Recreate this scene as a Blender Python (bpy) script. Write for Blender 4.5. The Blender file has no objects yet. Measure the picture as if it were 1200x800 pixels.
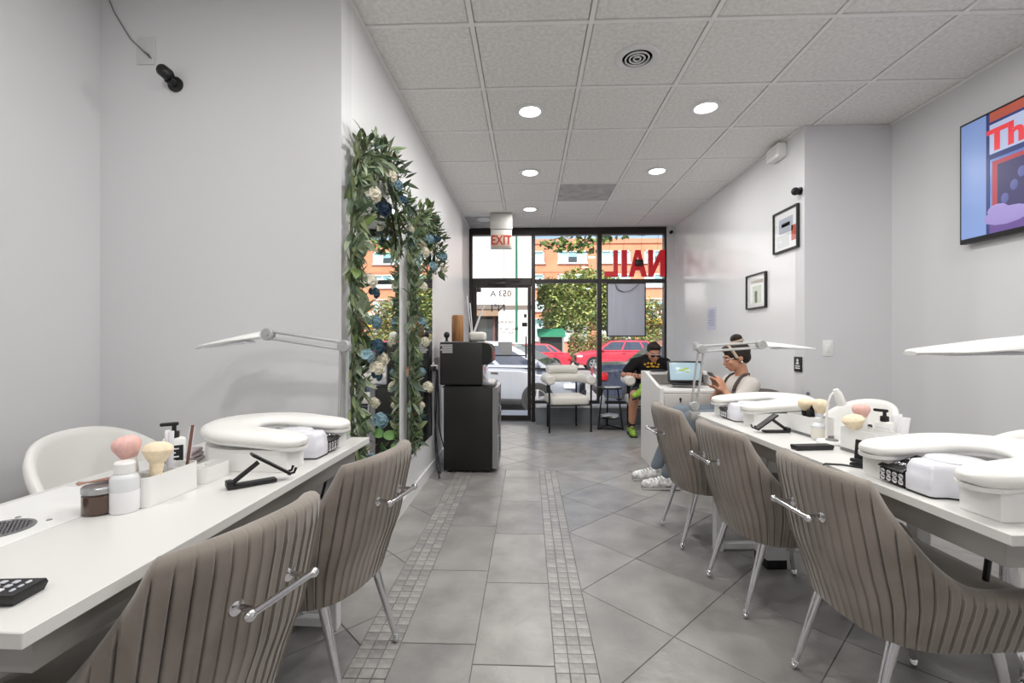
import bpy, bmesh, math, random
from mathutils import Vector, Matrix, Euler
from math import sin, cos, pi, radians as R
random.seed(7)
SC = bpy.context.scene
COL = SC.collection

# ------------------------------------------------------------------ camera
cd = bpy.data.cameras.new('camera'); cam = bpy.data.objects.new('camera', cd); COL.objects.link(cam)
cd.sensor_width = 36; cd.lens = 543 / 1200 * 36; cd.clip_start = .05; cd.clip_end = 500
cd.shift_y = -1.5 / 1200
cam.location = (0, 0, 1.17); cam.rotation_euler = (pi / 2, 0, .0355)
SC.camera = cam
# ------------------------------------------------------------------ sky, sun, exposure
w = bpy.data.worlds.new('world'); SC.world = w; w.use_nodes = True
nt = w.node_tree; nt.nodes.clear()
sk = nt.nodes.new('ShaderNodeTexSky'); sk.sky_type = 'NISHITA'; sk.sun_disc = False
sk.sun_elevation = R(48); sk.sun_rotation = R(200); sk.air_density = 1.0; sk.dust_density = 2.5
bg = nt.nodes.new('ShaderNodeBackground'); bg.inputs[1].default_value = .24
wo = nt.nodes.new('ShaderNodeOutputWorld')
nt.links.new(sk.outputs[0], bg.inputs[0]); nt.links.new(bg.outputs[0], wo.inputs[0])
sd = bpy.data.lights.new('sun', 'SUN'); sd.energy = 5.2; sd.angle = R(.6); sd.color = (1, .95, .86)
so = bpy.data.objects.new('sun', sd); COL.objects.link(so)
so.rotation_euler = Vector((.35, .62, -.70)).to_track_quat('-Z', 'Y').to_euler()
vs = SC.view_settings
vs.view_transform = 'Standard'; vs.look = 'None'; vs.exposure = 0.0; vs.gamma = 1; vs.use_curve_mapping = False
LAMP_W = 10.5
cy_ = SC.cycles
cy_.max_bounces = 10; cy_.diffuse_bounces = 5; cy_.glossy_bounces = 4; cy_.transparent_max_bounces = 12
cy_.caustics_reflective = False; cy_.caustics_refractive = False; cy_.sample_clamp_indirect = 4
H = 2.793

# ------------------------------------------------------------------ materials
def lin(c):
    return tuple(((x / 255) / 12.92 if x / 255 <= .04045 else ((x / 255 + .055) / 1.055) ** 2.4) for x in c) + (1,)
MATS = {}
def mat(name, c, rough=.5, metal=0, var=0, vscale=6, bump=0, bscale=60, spec=.5, coat=0, c2=None, detail=4, emit=None, estr=0, sheen=0, stretch=None):
    if name in MATS: return MATS[name]
    m = bpy.data.materials.new(name); m.use_nodes = True; n = m.node_tree; p = n.nodes['Principled BSDF']
    p.inputs['Base Color'].default_value = lin(c); p.inputs['Roughness'].default_value = rough
    p.inputs['Metallic'].default_value = metal; p.inputs['Specular IOR Level'].default_value = spec
    p.inputs['Coat Weight'].default_value = coat; p.inputs['Coat Roughness'].default_value = .08
    if sheen: p.inputs['Sheen Weight'].default_value = sheen
    if emit: p.inputs['Emission Color'].default_value = lin(emit); p.inputs['Emission Strength'].default_value = estr
    tc = n.nodes.new('ShaderNodeTexCoord'); src = tc.outputs['Object']
    if stretch:
        mp = n.nodes.new('ShaderNodeMapping'); mp.inputs['Scale'].default_value = stretch
        n.links.new(src, mp.inputs[0]); src = mp.outputs[0]
    if var or c2:
        t = n.nodes.new('ShaderNodeTexNoise'); t.inputs['Scale'].default_value = vscale; t.inputs['Detail'].default_value = detail
        n.links.new(src, t.inputs['Vector'])
        r = n.nodes.new('ShaderNodeValToRGB'); r.color_ramp.elements[0].position = .32; r.color_ramp.elements[1].position = .68
        if c2: r.color_ramp.elements[0].color = lin(c2); r.color_ramp.elements[1].color = lin(c)
        else:
            r.color_ramp.elements[0].color = lin(tuple(max(0, x * (1 - var)) for x in c))
            r.color_ramp.elements[1].color = lin(tuple(min(255, x * (1 + var * .5)) for x in c))
        n.links.new(t.outputs['Fac'], r.inputs[0]); n.links.new(r.outputs[0], p.inputs['Base Color'])
    if bump:
        t2 = n.nodes.new('ShaderNodeTexNoise'); t2.inputs['Scale'].default_value = bscale; t2.inputs['Detail'].default_value = 5
        n.links.new(src, t2.inputs['Vector'])
        b = n.nodes.new('ShaderNodeBump'); b.inputs['Strength'].default_value = bump; b.inputs['Distance'].default_value = .01
        n.links.new(t2.outputs['Fac'], b.inputs['Height']); n.links.new(b.outputs[0], p.inputs['Normal'])
    MATS[name] = m; return m
def glassmat(name, tint=(1, 1, 1), refl=.07):
    m = bpy.data.materials.new(name); m.use_nodes = True; n = m.node_tree; n.nodes.clear()
    o = n.nodes.new('ShaderNodeOutputMaterial'); mx = n.nodes.new('ShaderNodeMixShader')
    t = n.nodes.new('ShaderNodeBsdfTransparent'); t.inputs[0].default_value = (*tint, 1)
    g = n.nodes.new('ShaderNodeBsdfGlossy'); g.inputs['Roughness'].default_value = .02
    lw = n.nodes.new('ShaderNodeLayerWeight'); lw.inputs[0].default_value = .5
    pw = n.nodes.new('ShaderNodeMath'); pw.operation = 'POWER'; pw.inputs[1].default_value = 4
    ma = n.nodes.new('ShaderNodeMath'); ma.operation = 'MULTIPLY_ADD'; ma.inputs[1].default_value = .5; ma.inputs[2].default_value = refl * .4
    n.links.new(lw.outputs['Facing'], pw.inputs[0]); n.links.new(pw.outputs[0], ma.inputs[0]); n.links.new(ma.outputs[0], mx.inputs[0])
    n.links.new(t.outputs[0], mx.inputs[1]); n.links.new(g.outputs[0], mx.inputs[2]); n.links.new(mx.outputs[0], o.inputs[0])
    MATS[name] = m; return m
wallw = mat('wall_paint', (217, 217, 219), .42, bump=.03, bscale=90, spec=.4)
wallg = mat('wall_gloss_paint', (230, 230, 231), .17, bump=.05, bscale=5, spec=.7)
trimw = mat('trim_white', (226, 226, 226), .4)
ceilm = mat('ceiling_tile', (236, 235, 232), .9, var=.05, vscale=45, bump=.22, bscale=140, spec=.1)
ceild = mat('ceiling_tile_dark', (192, 191, 191), .9, var=.1, vscale=9, bump=.3, bscale=140, spec=.1)
tbar = mat('grid_white', (240, 239, 237), .6)
grout = mat('grout', (120, 116, 112), .9, var=.1)
tilem = [mat('slate_tile_%d' % i, c, .30, c2=c2, vscale=4 + i, bump=.22, bscale=22, detail=9, spec=.5) for i, (c, c2) in enumerate([((163, 160, 157), (136, 134, 132)), ((168, 165, 162), (142, 139, 136)), ((157, 155, 153), (131, 129, 128))])]
mosm = [mat('mosaic_tile_%d' % i, c, .38, var=.12, vscale=20, bump=.1, bscale=40) for i, c in enumerate([(160, 157, 154), (168, 165, 162), (150, 148, 146)])]
blackf = mat('storefront_bronze', (30, 24, 21), .42, var=.15, vscale=3)
glass = glassmat('pane_glass'); mirror = mat('mirror_silver', (236, 238, 238), .015, 1)
chrome = mat('chrome', (225, 225, 228), .09, 1); steel = mat('brushed_steel', (178, 178, 180), .28, 1, stretch=(1, 1, 30), bump=.03)
velvet = mat('taupe_velvet', (151, 142, 133), .72, c2=(124, 116, 108), vscale=5, bump=.06, bscale=300, spec=.2, sheen=.35, detail=6)
tabw = mat('table_white', (216, 215, 212), .34); tabe = mat('table_steel_rail', (168, 166, 163), .35, .6)
whp = mat('white_plastic', (236, 236, 234), .28, spec=.5); pu = mat('white_leatherette', (238, 237, 233), .33, bump=.03, bscale=250)
lav = mat('pale_grey_plastic', (225, 225, 232), .25)
blkp = mat('black_plastic', (22, 22, 23), .4); blkm = mat('black_metal', (26, 26, 27), .35, .3); dkg = mat('dark_grey_plastic', (52, 52, 54), .45)
grylamp = mat('lamp_grey_metal', (178, 178, 178), .4, .3); grym = mat('grey_metal', (140, 140, 142), .35, .7)
boucle = mat('white_boucle', (232, 229, 222), .95, bump=.6, bscale=160, spec=.1)
fabg = mat('grey_fabric', (112, 108, 104), .9, bump=.3, bscale=300, spec=.1)
wood = mat('honey_wood', (170, 122, 76), .5, c2=(140, 96, 56), vscale=4, stretch=(8, 8, 1)); paper = mat('white_paper', (238, 238, 240), .8)
blkwood = mat('black_wood', (24, 22, 21), .45, c2=(15, 14, 14), vscale=5, stretch=(12, 12, 1))
pinkb = mat('pink_bristle', (236, 190, 182), .95, var=.06, vscale=60, bump=.2, bscale=200); creamb = mat('cream_bristle', (240, 222, 192), .95, var=.05, vscale=60, bump=.2, bscale=200)
brownj = mat('brown_glass', (78, 56, 46), .12, coat=.4); skin = mat('skin_tan', (196, 140, 112), .55, var=.06, vscale=12); skinw = mat('skin_light', (206, 152, 124), .55, var=.05, vscale=12)
redl = mat('red_acrylic', (196, 10, 30), .35, emit=(190, 8, 28), estr=.25)

# ------------------------------------------------------------------ mesh helpers
class MB:
    def __init__(s): s.v = []; s.f = []
    def add(s, vs, fs):
        o = len(s.v); s.v += [tuple(v) for v in vs]; s.f += [tuple(i + o for i in f) for f in fs]; return s
    def box(s, c, d, rot=None):
        x, y, z = d[0] / 2, d[1] / 2, d[2] / 2
        vs = [Vector((a * x, b * y, e * z)) for a in (-1, 1) for b in (-1, 1) for e in (-1, 1)]
        if rot is not None:
            m = rot if isinstance(rot, Matrix) else Euler(rot).to_matrix(); vs = [m @ v for v in vs]
        return s.add([v + Vector(c) for v in vs], [(0, 1, 3, 2), (4, 6, 7, 5), (0, 4, 5, 1), (2, 3, 7, 6), (0, 2, 6, 4), (1, 5, 7, 3)])
    def bb(s, a, b): return s.box([(p + q) / 2 for p, q in zip(a, b)], [abs(q - p) for p, q in zip(a, b)])
    def rbox(s, c, d, r=.01, seg=2, rot=None):
        bm = bmesh.new(); bmesh.ops.create_cube(bm, size=1)
        for v in bm.verts: v.co = Vector((v.co.x * d[0], v.co.y * d[1], v.co.z * d[2]))
        bmesh.ops.bevel(bm, geom=bm.edges[:], offset=min(r, min(d) * .49), segments=seg, affect='EDGES', profile=.5)
        m = (rot if isinstance(rot, Matrix) else Euler(rot).to_matrix()) if rot is not None else Matrix.Identity(3)
        bm.verts.index_update()
        s.add([m @ v.co + Vector(c) for v in bm.verts], [[v.index for v in f.verts] for f in bm.faces]); bm.free(); return s
    def loft(s, rings, closed=True, cap0=True, cap1=True):
        n = len(rings[0]); vs = [p for r in rings for p in r]; fs = []
        for i in range(len(rings) - 1):
            for j in range(n if closed else n - 1):
                k = (j + 1) % n; fs.append((i * n + j, i * n + k, (i + 1) * n + k, (i + 1) * n + j))
        if cap0: fs.append(tuple(range(n - 1, -1, -1)))
        if cap1: fs.append(tuple((len(rings) - 1) * n + j for j in range(n)))
        return s.add(vs, fs)
    def tube(s, pts, r, n=10, cap=True):
        pts = [Vector(p) for p in pts]; rs = r if isinstance(r, (list, tuple)) else [r] * len(pts)
        rings = []; up = None
        for i, p in enumerate(pts):
            t = (pts[min(i + 1, len(pts) - 1)] - pts[max(i - 1, 0)]).normalized()
            if up is None:
                up = Vector((0, 0, 1)) if abs(t.z) < .9 else Vector((1, 0, 0))
            u = (up - t * up.dot(t)).normalized(); up = u; v = t.cross(u)
            rings.append([p + (u * cos(2 * pi * j / n) + v * sin(2 * pi * j / n)) * rs[i] for j in range(n)])
        return s.loft(rings, True, cap, cap)
    def cyl(s, p, q, r, r2=None, n=16): return s.tube([p, q], [r, r if r2 is None else r2], n)
    def lathe(s, c, prof, n=20, axis=None, sx=1, sy=1):
        m = Vector(axis).to_track_quat('Z', 'Y').to_matrix() if axis is not None else Matrix.Identity(3)
        return s.loft([[Vector(c) + m @ Vector((r * cos(2 * pi * j / n) * sx, r * sin(2 * pi * j / n) * sy, z)) for j in range(n)] for r, z in prof])
    def ell(s, c, r, n=14, m=8, rot=None):
        q = Euler(rot).to_matrix() if rot is not None else Matrix.Identity(3)
        rings = []
        for i in range(m + 1):
            a = -pi / 2 + pi * i / m; ca = max(cos(a), .02)
            rings.append([Vector(c) + q @ Vector((r[0] * ca * cos(2 * pi * j / n), r[1] * ca * sin(2 * pi * j / n), r[2] * sin(a))) for j in range(n)])
        return s.loft(rings)
    def prism(s, poly, a, b, ax='z'):
        f = {'z': lambda p, t: (p[0], p[1], t), 'y': lambda p, t: (p[0], t, p[1]), 'x': lambda p, t: (t, p[0], p[1])}[ax]
        return s.loft([[f(p, a) for p in poly], [f(p, b) for p in poly]])
    def mesh(s, name, m, ang=35, flat=False):
        me = bpy.data.meshes.new(name); me.from_pydata(s.v, [], s.f)
        ms = m if isinstance(m, (list, tuple)) else [m]
        for x in ms: me.materials.append(x)
        bm = bmesh.new(); bm.from_mesh(me); bmesh.ops.recalc_face_normals(bm, faces=bm.faces); bm.to_mesh(me); bm.free()
        if not flat:
            me.polygons.foreach_set('use_smooth', [True] * len(me.polygons)); me.set_sharp_from_angle(angle=R(ang))
        me.update(); return me
    def build(s, name, m, parent=None, loc=None, rot=None, ang=35, flat=False):
        return inst(name, s.mesh(name, m, ang, flat), parent, loc, rot)
def inst(name, me, parent=None, loc=None, rot=None):
    o = bpy.data.objects.new(name, me); COL.objects.link(o)
    if parent: o.parent = parent
    if loc is not None: o.location = loc
    if rot is not None: o.rotation_euler = rot
    return o
def tag(o, label, cat, group=None, kind=None):
    o['label'] = label; o['category'] = cat
    if group: o['group'] = group
    if kind: o['kind'] = kind
    return o
def thing(name, label, cat, loc=(0, 0, 0), rz=0, group=None, rot=None):
    o = bpy.data.objects.new(name, None); COL.objects.link(o); o.location = loc; o.rotation_euler = rot or (0, 0, rz)
    o.empty_display_size = .1
    return tag(o, label, cat, group)
def struct(name, m, mb, parent=None, label=None, **k):
    o = mb.build(name, m, parent, **k)
    if not parent: o['kind'] = 'structure'
    if label: o['label'] = label
    return o
def sempty(name, label=None, loc=(0, 0, 0)):
    o = bpy.data.objects.new(name, None); COL.objects.link(o); o['kind'] = 'structure'; o.location = loc
    if label: o['label'] = label
    return o
def dup(root, loc, rz, label, group=None):
    r = root.copy(); COL.objects.link(r); r.location = loc; r.rotation_euler = (0, 0, rz); r['label'] = label
    if group: r['group'] = group
    for ch in list(root.children):
        c = ch.copy(); COL.objects.link(c); c.parent = r
        for g in list(ch.children):
            d = g.copy(); COL.objects.link(d); d.parent = c
    return r
def text(name, s, size, m, parent, loc, rot, ext=.001, off=0, ax='CENTER', sx=1, bake=True):
    cu = bpy.data.curves.new(name, 'FONT'); cu.body = s; cu.size = size; cu.extrude = ext; cu.offset = off; cu.align_x = ax; cu.align_y = 'CENTER'; cu.resolution_u = 3
    cu.materials.append(m); o = inst(name, cu, parent, loc, rot)
    bpy.context.view_layer.update()
    me = bpy.data.meshes.new_from_object(o.evaluated_get(bpy.context.evaluated_depsgraph_get()))
    if sx != 1:
        for v in me.vertices: v.co.x *= sx
        if sx < 0: me.flip_normals()
    bpy.data.objects.remove(o); bpy.data.curves.remove(cu)
    return inst(name, me, parent, loc, rot)
def sst(a, b, x):
    t = max(0, min(1, (x - a) / (b - a))); return t * t * (3 - 2 * t)
def clip(poly, x0, x1, y0, y1):
    for ax, lim, sg in ((0, x0, 1), (0, x1, -1), (1, y0, 1), (1, y1, -1)):
        out = []
        for i, p in enumerate(poly):
            q = poly[(i + 1) % len(poly)]; dp = (p[ax] - lim) * sg; dq = (q[ax] - lim) * sg
            if dp >= 0: out.append(p)
            if dp * dq < 0:
                t = dp / (dp - dq); out.append((p[0] + (q[0] - p[0]) * t, p[1] + (q[1] - p[1]) * t))
        poly = out
        if len(poly) < 3: return []
    return poly

# ------------------------------------------------------------------ room shell
XL, XM, XR, XR2, YA, YB, YF, YK = -2.0, -.857, 2.72, 2.08, 2.095, 3.57, 6.7, -2.6
ZT = 2.788
struct('wall_left', wallw, MB().bb((XL - .12, YK, 0), (XL, YA + .12, ZT)))
struct('wall_left_return', wallw, MB().bb((XL, YA, 0), (XM, YA + .12, ZT)))
struct('wall_mirror_side', mat('wall_satin_paint', (226, 226, 227), .36, bump=.03, bscale=40, spec=.4), MB().bb((XM - .12, YA + .12, 0), (XM, YF + .1, ZT)))
struct('wall_right', wallw, MB().bb((XR, YK, 0), (XR + .12, YB + .12, ZT)))
struct('wall_right_return', wallw, MB().bb((XR2, YB, 0), (XR, YB + .12, ZT)))
struct('wall_right_front', wallg, MB().bb((XR2, YB + .12, 0), (XR2 + .12, YF + .1, ZT)))
struct('wall_back', wallw, MB().bb((XL, YK - .12, 0), (XR, YK, ZT)))
struct('wall_front', wallw, MB().bb((1.965, YF - .04, 0), (XR2, YF + .1, ZT)))
bs = .09
for n, a, b in (('left', (XL, YK, 0), (XL + .012, YA, bs)), ('left_return', (XL + .012, YA - .012, 0), (XM, YA, bs)),
                ('mirror_side', (XM, YA, 0), (XM + .012, YF - .05, bs)), ('right', (XR - .012, YK, 0), (XR, YB, bs)),
                ('right_return', (XR2, YB - .012, 0), (XR - .012, YB, bs)), ('right_front', (XR2 - .012, YB, 0), (XR2, 6.42, bs))):
    struct('baseboard_' + n, trimw, MB().bb(a, b))
# floor: slab, slate tiles, mosaic borders
floor = struct('floor', grout, MB().bb((XL - .1, YK - .1, -.12), (XR + .1, YF + .12, -.0035)))
def tilemesh(poly, ch=.0025, z0=-.004):
    n = len(poly); c = Vector((sum(p[0] for p in poly) / n, sum(p[1] for p in poly) / n)); m = MB()
    def sh(d): return [tuple(c + (Vector(p) - c) * max(.2, 1 - d / max(.01, (Vector(p) - c).length))) for p in poly]
    a = sh(.003); b = sh(.003 + ch)
    return m.loft([[(p[0], p[1], z0) for p in a], [(p[0], p[1], -.0012) for p in a], [(p[0], p[1], 0) for p in b]], cap0=False)
hd = .328; ox, oy = .247, 2.178
YS = 4.17
for (x0, x1, y0, y1) in ((.247, XR, YK, YS), (XL, -.645, YK, YS), (XL + 1, XR2, YS, 6.66)):
    for i in range(-24, 24):
        for j in range(-24, 24):
            if (i + j) % 2 == 0: continue
            cx, cy = ox + i * hd, oy + j * hd
            p = clip([(cx - hd, cy), (cx, cy - hd), (cx + hd, cy), (cx, cy + hd)], x0, x1, y0, y1)
            if len(p) < 3: continue
            ar = abs(sum(p[k][0] * p[(k + 1) % len(p)][1] - p[(k + 1) % len(p)][0] * p[k][1] for k in range(len(p)))) / 2
            if ar < .003: continue
            tilemesh(p).build('floor_tile', tilem[random.randrange(3)], floor, flat=True)
for (x0, x1, off) in ((-.493, -.203, .36), (-.203, .095, .0)):
    y = YS
    first = True
    while y > YK:
        d = .23 if (first and off == 0) else (.10 if first else .568)
        if first and off: d = .12
        y1 = y; y0 = max(YK, y - d); y = y0; first = False
        tilemesh([(x0, y0), (x1, y0), (x1, y1), (x0, y1)]).build('floor_plank_tile', tilem[random.randrange(3)], floor, flat=True)
s = .0507; rest = MB(); mm = [MB().loft([[(-a, -a, -.004), (a, -a, -.004), (a, a, -.004), (-a, a, -.004)], [(-a, -a, -.001), (a, -a, -.001), (a, a, -.001), (-a, a, -.001)], [(-b, -b, 0), (b, -b, 0), (b, b, 0), (-b, b, 0)]], cap0=False).mesh('mosaic_tile', mosm[k], flat=True) for k in range(3) for a, b in [(.0240, .0230)]]
for row in range(int((YS - YK) / s)):
    for c in range(6):
        x = (.095 + s * (c + .5)) if c < 3 else (-.493 - s * (c - 2.5)); y = YS - s * (row + .5)
        if row < 50: inst('mosaic_tile', mm[random.randrange(3)], floor, (x, y, 0))
        else: rest.bb((x - .0225, y - .0225, -.004), (x + .0225, y + .0225, 0))
o = rest.build('mosaic_field', mosm[0], floor, flat=True); o['kind'] = 'stuff'
# ceiling: slab, grid, lay-in tiles
ceil = struct('ceiling', ceilm, MB().bb((XL - .15, YK - .15, 2.83), (XR + .15, YF + .15, 2.95)))
g0x, g0y, g = -.2907, 2.37, .61
DARK = {(1, 4): 1, (-1, 6): 1}  # grid cells that get the darker mottled tile
tme = MB().loft([[(-.2895, -.2895, 0.02), (.2895, -.2895, 0.02), (.2895, .2895, 0.02), (-.2895, .2895, 0.02)], [(-.2895, -.2895, .004), (.2895, -.2895, .004), (.2895, .2895, .004), (-.2895, .2895, .004)], [(-.285, -.285, 0), (.285, -.285, 0), (.285, .285, 0), (-.285, .285, 0)]]).mesh('ceiling_tile', ceilm, flat=True)
tmd = tme.copy(); tmd.materials[0] = ceild
for i in range(-3, 5):
    for j in range(-9, 8):
        inst('ceiling_tile', tmd if (i, j) in DARK else tme, ceil, (g0x + (i + .5) * g, g0y + (j + .5) * g, 2.79))
bm_ = MB()
for i in range(-2, 6): struct('grid_bar', tbar, MB().bb((g0x + i * g - .012, YK, 2.786), (g0x + i * g + .012, YF + .1, 2.80)), ceil)
for j in range(-8, 8): struct('grid_bar', tbar, MB().bb((XL, g0y + j * g - .012, 2.7865), (XR, g0y + j * g + .012, 2.80)), ceil)
for k, (a, b) in enumerate((((XM, YA, 2.778), (XM + .02, YF, 2.786)), ((XR2 - .02, YB, 2.778), (XR2, YF, 2.786)), ((XR - .02, YK, 2.778), (XR, YB, 2.786)), ((XL, YK, 2.778), (XL + .02, YA, 2.786)))):
    struct('trim_%d' % (k + 1), tbar, MB().bb(a, b))

# ------------------------------------------------------------------ storefront
fr = sempty('window_1', 'dark bronze storefront frame with three fixed panes')
def fm(name, x0, x1, z0, z1, y0=YF - .03, y1=YF + .08, par=None): return struct(name, blackf, MB().rbox(((x0 + x1) / 2, (y0 + y1) / 2, (z0 + z1) / 2), (x1 - x0, y1 - y0, z1 - z0), .004, 1), par or fr)
fm('frame_jamb', -.857, -.815, 0, 2.786); fm('frame_head', -.815, 1.965, 2.69, 2.786)
fm('frame_mullion', .043, .097, 0, 2.69); fm('frame_mullion', .988, 1.05, .25, 2.69); fm('frame_jamb', 1.935, 1.965, .25, 2.69)
fm('frame_transom', -.815, .043, 1.955, 2.065); fm('frame_transom', .097, .988, 1.995, 2.045); fm('frame_transom', 1.05, 1.935, 1.995, 2.045)
fm('frame_sill', .097, .988, .25, .30); fm('frame_sill', 1.05, 1.935, .25, .30)
def pane(x0, x1, z0, z1, par=None, y=YF + .03): return struct('pane', glass, MB().bb((x0, y, z0), (x1, y + .008, z1)), par or fr)
pane(.097, .988, .30, 1.995); pane(.097, .988, 2.045, 2.69); pane(1.05, 1.935, .30, 1.995); pane(1.05, 1.935, 2.045, 2.69); pane(-.815, .043, 2.065, 2.69)
ledge = struct('trim_5', mat('ledge_grey', (128, 132, 138), .5, var=.06), MB().bb((.1, 6.44, -.003), (XR2, YF + .08, .235)), label='grey painted bulkhead below the shop window')
struct('ledge_top', mat('ledge_top_white', (215, 215, 216), .4), MB().bb((.1, 6.425, .235), (XR2, YF - .03, .262)), ledge)
dr = sempty('door_1', 'bronze framed glass shop door')
D = lambda n, x0, x1, z0, z1: fm(n, x0, x1, z0, z1, YF - .015, YF + .035, dr)
D('door_stile', -.812, -.751, .012, 1.95); D('door_stile', -.012, .04, .012, 1.95); D('door_rail', -.751, -.012, 1.93, 1.95); D('door_rail', -.751, -.012, .012, .085)
pane(-.751, -.012, .085, 1.93, dr, YF + .006)
struct('push_bar', blackf, MB().tube([(-.70, YF - .015, .95), (-.70, YF - .05, .95), (-.03, YF - .05, .95), (-.03, YF - .015, .95)], .009, 8), dr)
struct('door_handle', blackf, MB().tube([(-.035, YF - .015, .92), (-.035, YF - .06, .94), (-.035, YF - .06, 1.2), (-.035, YF - .015, 1.22)], .011, 8), dr)
struct('door_lock', blackf, MB().rbox((-.055, YF - .03, 1.395), (.075, .04, .06), .005), dr)
struct('door_lock', blackf, MB().rbox((-.045, YF - .03, 1.52), (.04, .03, .05), .005), dr)
struct('door_closer', blackf, MB().rbox((-.45, YF - .05, 1.985), (.26, .05, .05), .008).tube([(-.5, YF - .06, 2.02), (-.3, YF - .10, 2.03), (-.12, YF - .04, 2.02)], .007, 6), dr)
struct('alarm_sensor', dkg, MB().rbox((-.715, YF - .015, 1.895), (.06, .03, .06), .004), dr)
inkd = mat('vinyl_dark', (52, 54, 58), .6); inkb = mat('vinyl_black', (28, 28, 30), .6)
for s_, sz, x, z, mt in (('053 A', .125, -.40, 1.84, inkd), ('N°I', .15, -.44, 1.63, inkd), ('HOURS', .062, -.33, 1.43, inkb), ('Mon - Sat 10-7', .05, -.30, 1.335, inkb), ('Sun 10-5', .05, -.31, 1.28, inkb)):
    text('door_lettering', s_, sz, mt, dr, (x, YF + .003, z), (pi / 2, 0, 0), .001, .0015, sx=-1)
struct('hanging_card', mat('card_grey', (172, 172, 174), .7), MB().bb((-.44, YF - .004, .955), (-.235, YF - .001, 1.145)), dr)

# letters NAIL hung in the upper pane, read from the street
sign = thing('window_letters', 'red channel letters spelling NAIL backwards across the upper window pane', 'sign', (1.05, YF - .07, 2.06))
def letter(poly_list, x):
    m = MB()
    for p in poly_list: m.prism([(-q[0], q[1]) for q in p], -.025, .025, 'y')
    return m.build('letter', redl, sign, (x, 0, .01))
hL = .375
letter([[(0, 0), (.06, 0), (.06, hL), (0, hL)], [(.06, 0), (.185, 0), (.185, .075), (.06, .075)]], .215)
letter([[(0, 0), (.075, 0), (.075, hL), (0, hL)]], .345)
letter([[(0, 0), (.07, 0), (.098, .10), (.098, .165), (.112, .225), (.128, .30), (.095, hL)], [(.128, .30), (.16, hL), (.095, hL)], [(.256, 0), (.186, 0), (.158, .10), (.158, .165), (.144, .225), (.128, .30), (.161, hL)], [(.095, .09), (.161, .09), (.147, .165), (.109, .165)]], .625)
letter([[(0, 0), (.065, 0), (.065, hL), (0, hL)], [(.065, hL), (.065, .23), (.165, 0), (.165, .145)], [(.165, 0), (.23, 0), (.23, hL), (.165, hL)]], .875)
MB().rbox((.505, -.05, .20), (.11, .04, .09), .008).build('transformer', blkp, sign)
for x in (.10, .30, .55, .78): MB().tube([(x, .03, .37), (x + .02, .05, .6)], .002, 5).build('wire', blkp, sign)
MB().tube([(.56, -.05, .21), (.7, -.06, .26), (.8, -.05, .2)], .003, 5).build('wire', blkp, sign)
# hung light-grey window panel
hp = thing('window_poster', 'pale grey framed poster back hanging in the right window', 'poster', (1.385, 6.63, 1.22))
MB().rbox((0, 0, .382), (.53, .012, .75), .002).build('poster_sheet', mat('poster_back', (196, 198, 212), .6, var=.03, vscale=4, stretch=(8, 1, .4)), hp)
f = MB()
for a, b in (((-.275, -.012, 0), (-.26, .012, .765)), ((.26, -.012, 0), (.275, .012, .765)), ((-.26, -.012, 0), (.26, .012, .015)), ((-.26, -.012, .75), (.26, .012, .765))): f.bb(a, b)
f.build('poster_frame', blkp, hp)
MB().tube([(-.15, -.012, .745), (-.14, -.02, .68), (-.03, -.02, .63), (.06, -.02, .65), (.18, -.012, .745)], .0035, 5).build('cord', dkg, hp)
MB().tube([(-.15, -.012, .745), (-.11, -.02, .65), (-.03, -.02, .63)], .003, 5).build('cord', dkg, hp)
# exit sign
ex = thing('exit_sign', 'EXIT sign with orange letters hung from the ceiling before the door', 'sign', (-.346, 5.9, 2.33))
MB().rbox((0, 0, .125), (.27, .05, .25), .006).build('sign_housing', mat('exit_housing', (182, 180, 176), .6), ex)
MB().rbox((0, -.027, .105), (.23, .006, .165), .003).build('sign_face', mat('exit_face', (186, 160, 144), .6), ex)
text('sign_lettering', 'EXIT', .165, mat('exit_letters', (150, 48, 36), .6), ex, (0, -.031, .105), (pi / 2, 0, 0), .0015, .003, sx=.78)
MB().rbox((0, 0, .353), (.28, .07, .205), .006).build('sign_mount', mat('exit_housing', (182, 180, 176), .6), ex)

# ------------------------------------------------------------------ ceiling lamps
def downlight(x, y, lit, label):
    t = thing('downlight', label, 'ceiling light', (x, y, 2.79), 0, 'recessed ceiling downlights')
    MB().lathe((0, 0, 0), [(.105, .001), (.108, -.003), (.104, -.008), (.078, -.009), (.072, -.004), (.070, .012)], 32).build('trim_ring', trimw, t)
    MB().lathe((0, 0, 0), [(.069, -.005), (.05, -.014), (.005, -.018)], 24).build('lens', mat('lamp_lens', (255, 255, 255), .4, emit=(255, 253, 248), estr=9) if lit else mat('lamp_lens_off', (232, 232, 232), .4), t)
    if lit:
        ld = bpy.data.lights.new('lamp', 'AREA'); ld.shape = 'DISK'; ld.size = .14; ld.energy = LAMP_W; ld.color = (1, .985, .96)
        lo = bpy.data.objects.new('lamp', ld); COL.objects.link(lo); lo.parent = t; lo.location = (0, 0, -.024)
places = [(.012, 3.28, 'lit downlight ahead of the round vent, nearest in the left lamp row'), (1.232, 3.27, 'lit downlight nearest in the right lamp row, beside the right wall'),
          (.014, 4.48, 'lit downlight second in the left lamp row, left of the dark tile'), (1.23, 4.48, 'lit downlight second in the right lamp row, far one by the dark tile'),
          (.018, 5.73, 'lit downlight at the far end of the left lamp row near the window')]
for x, y, l in places: downlight(x, y, True, l)
downlight(-.587, 6.2, False, 'unlit downlight in the dark ceiling tile near the exit sign')
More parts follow.
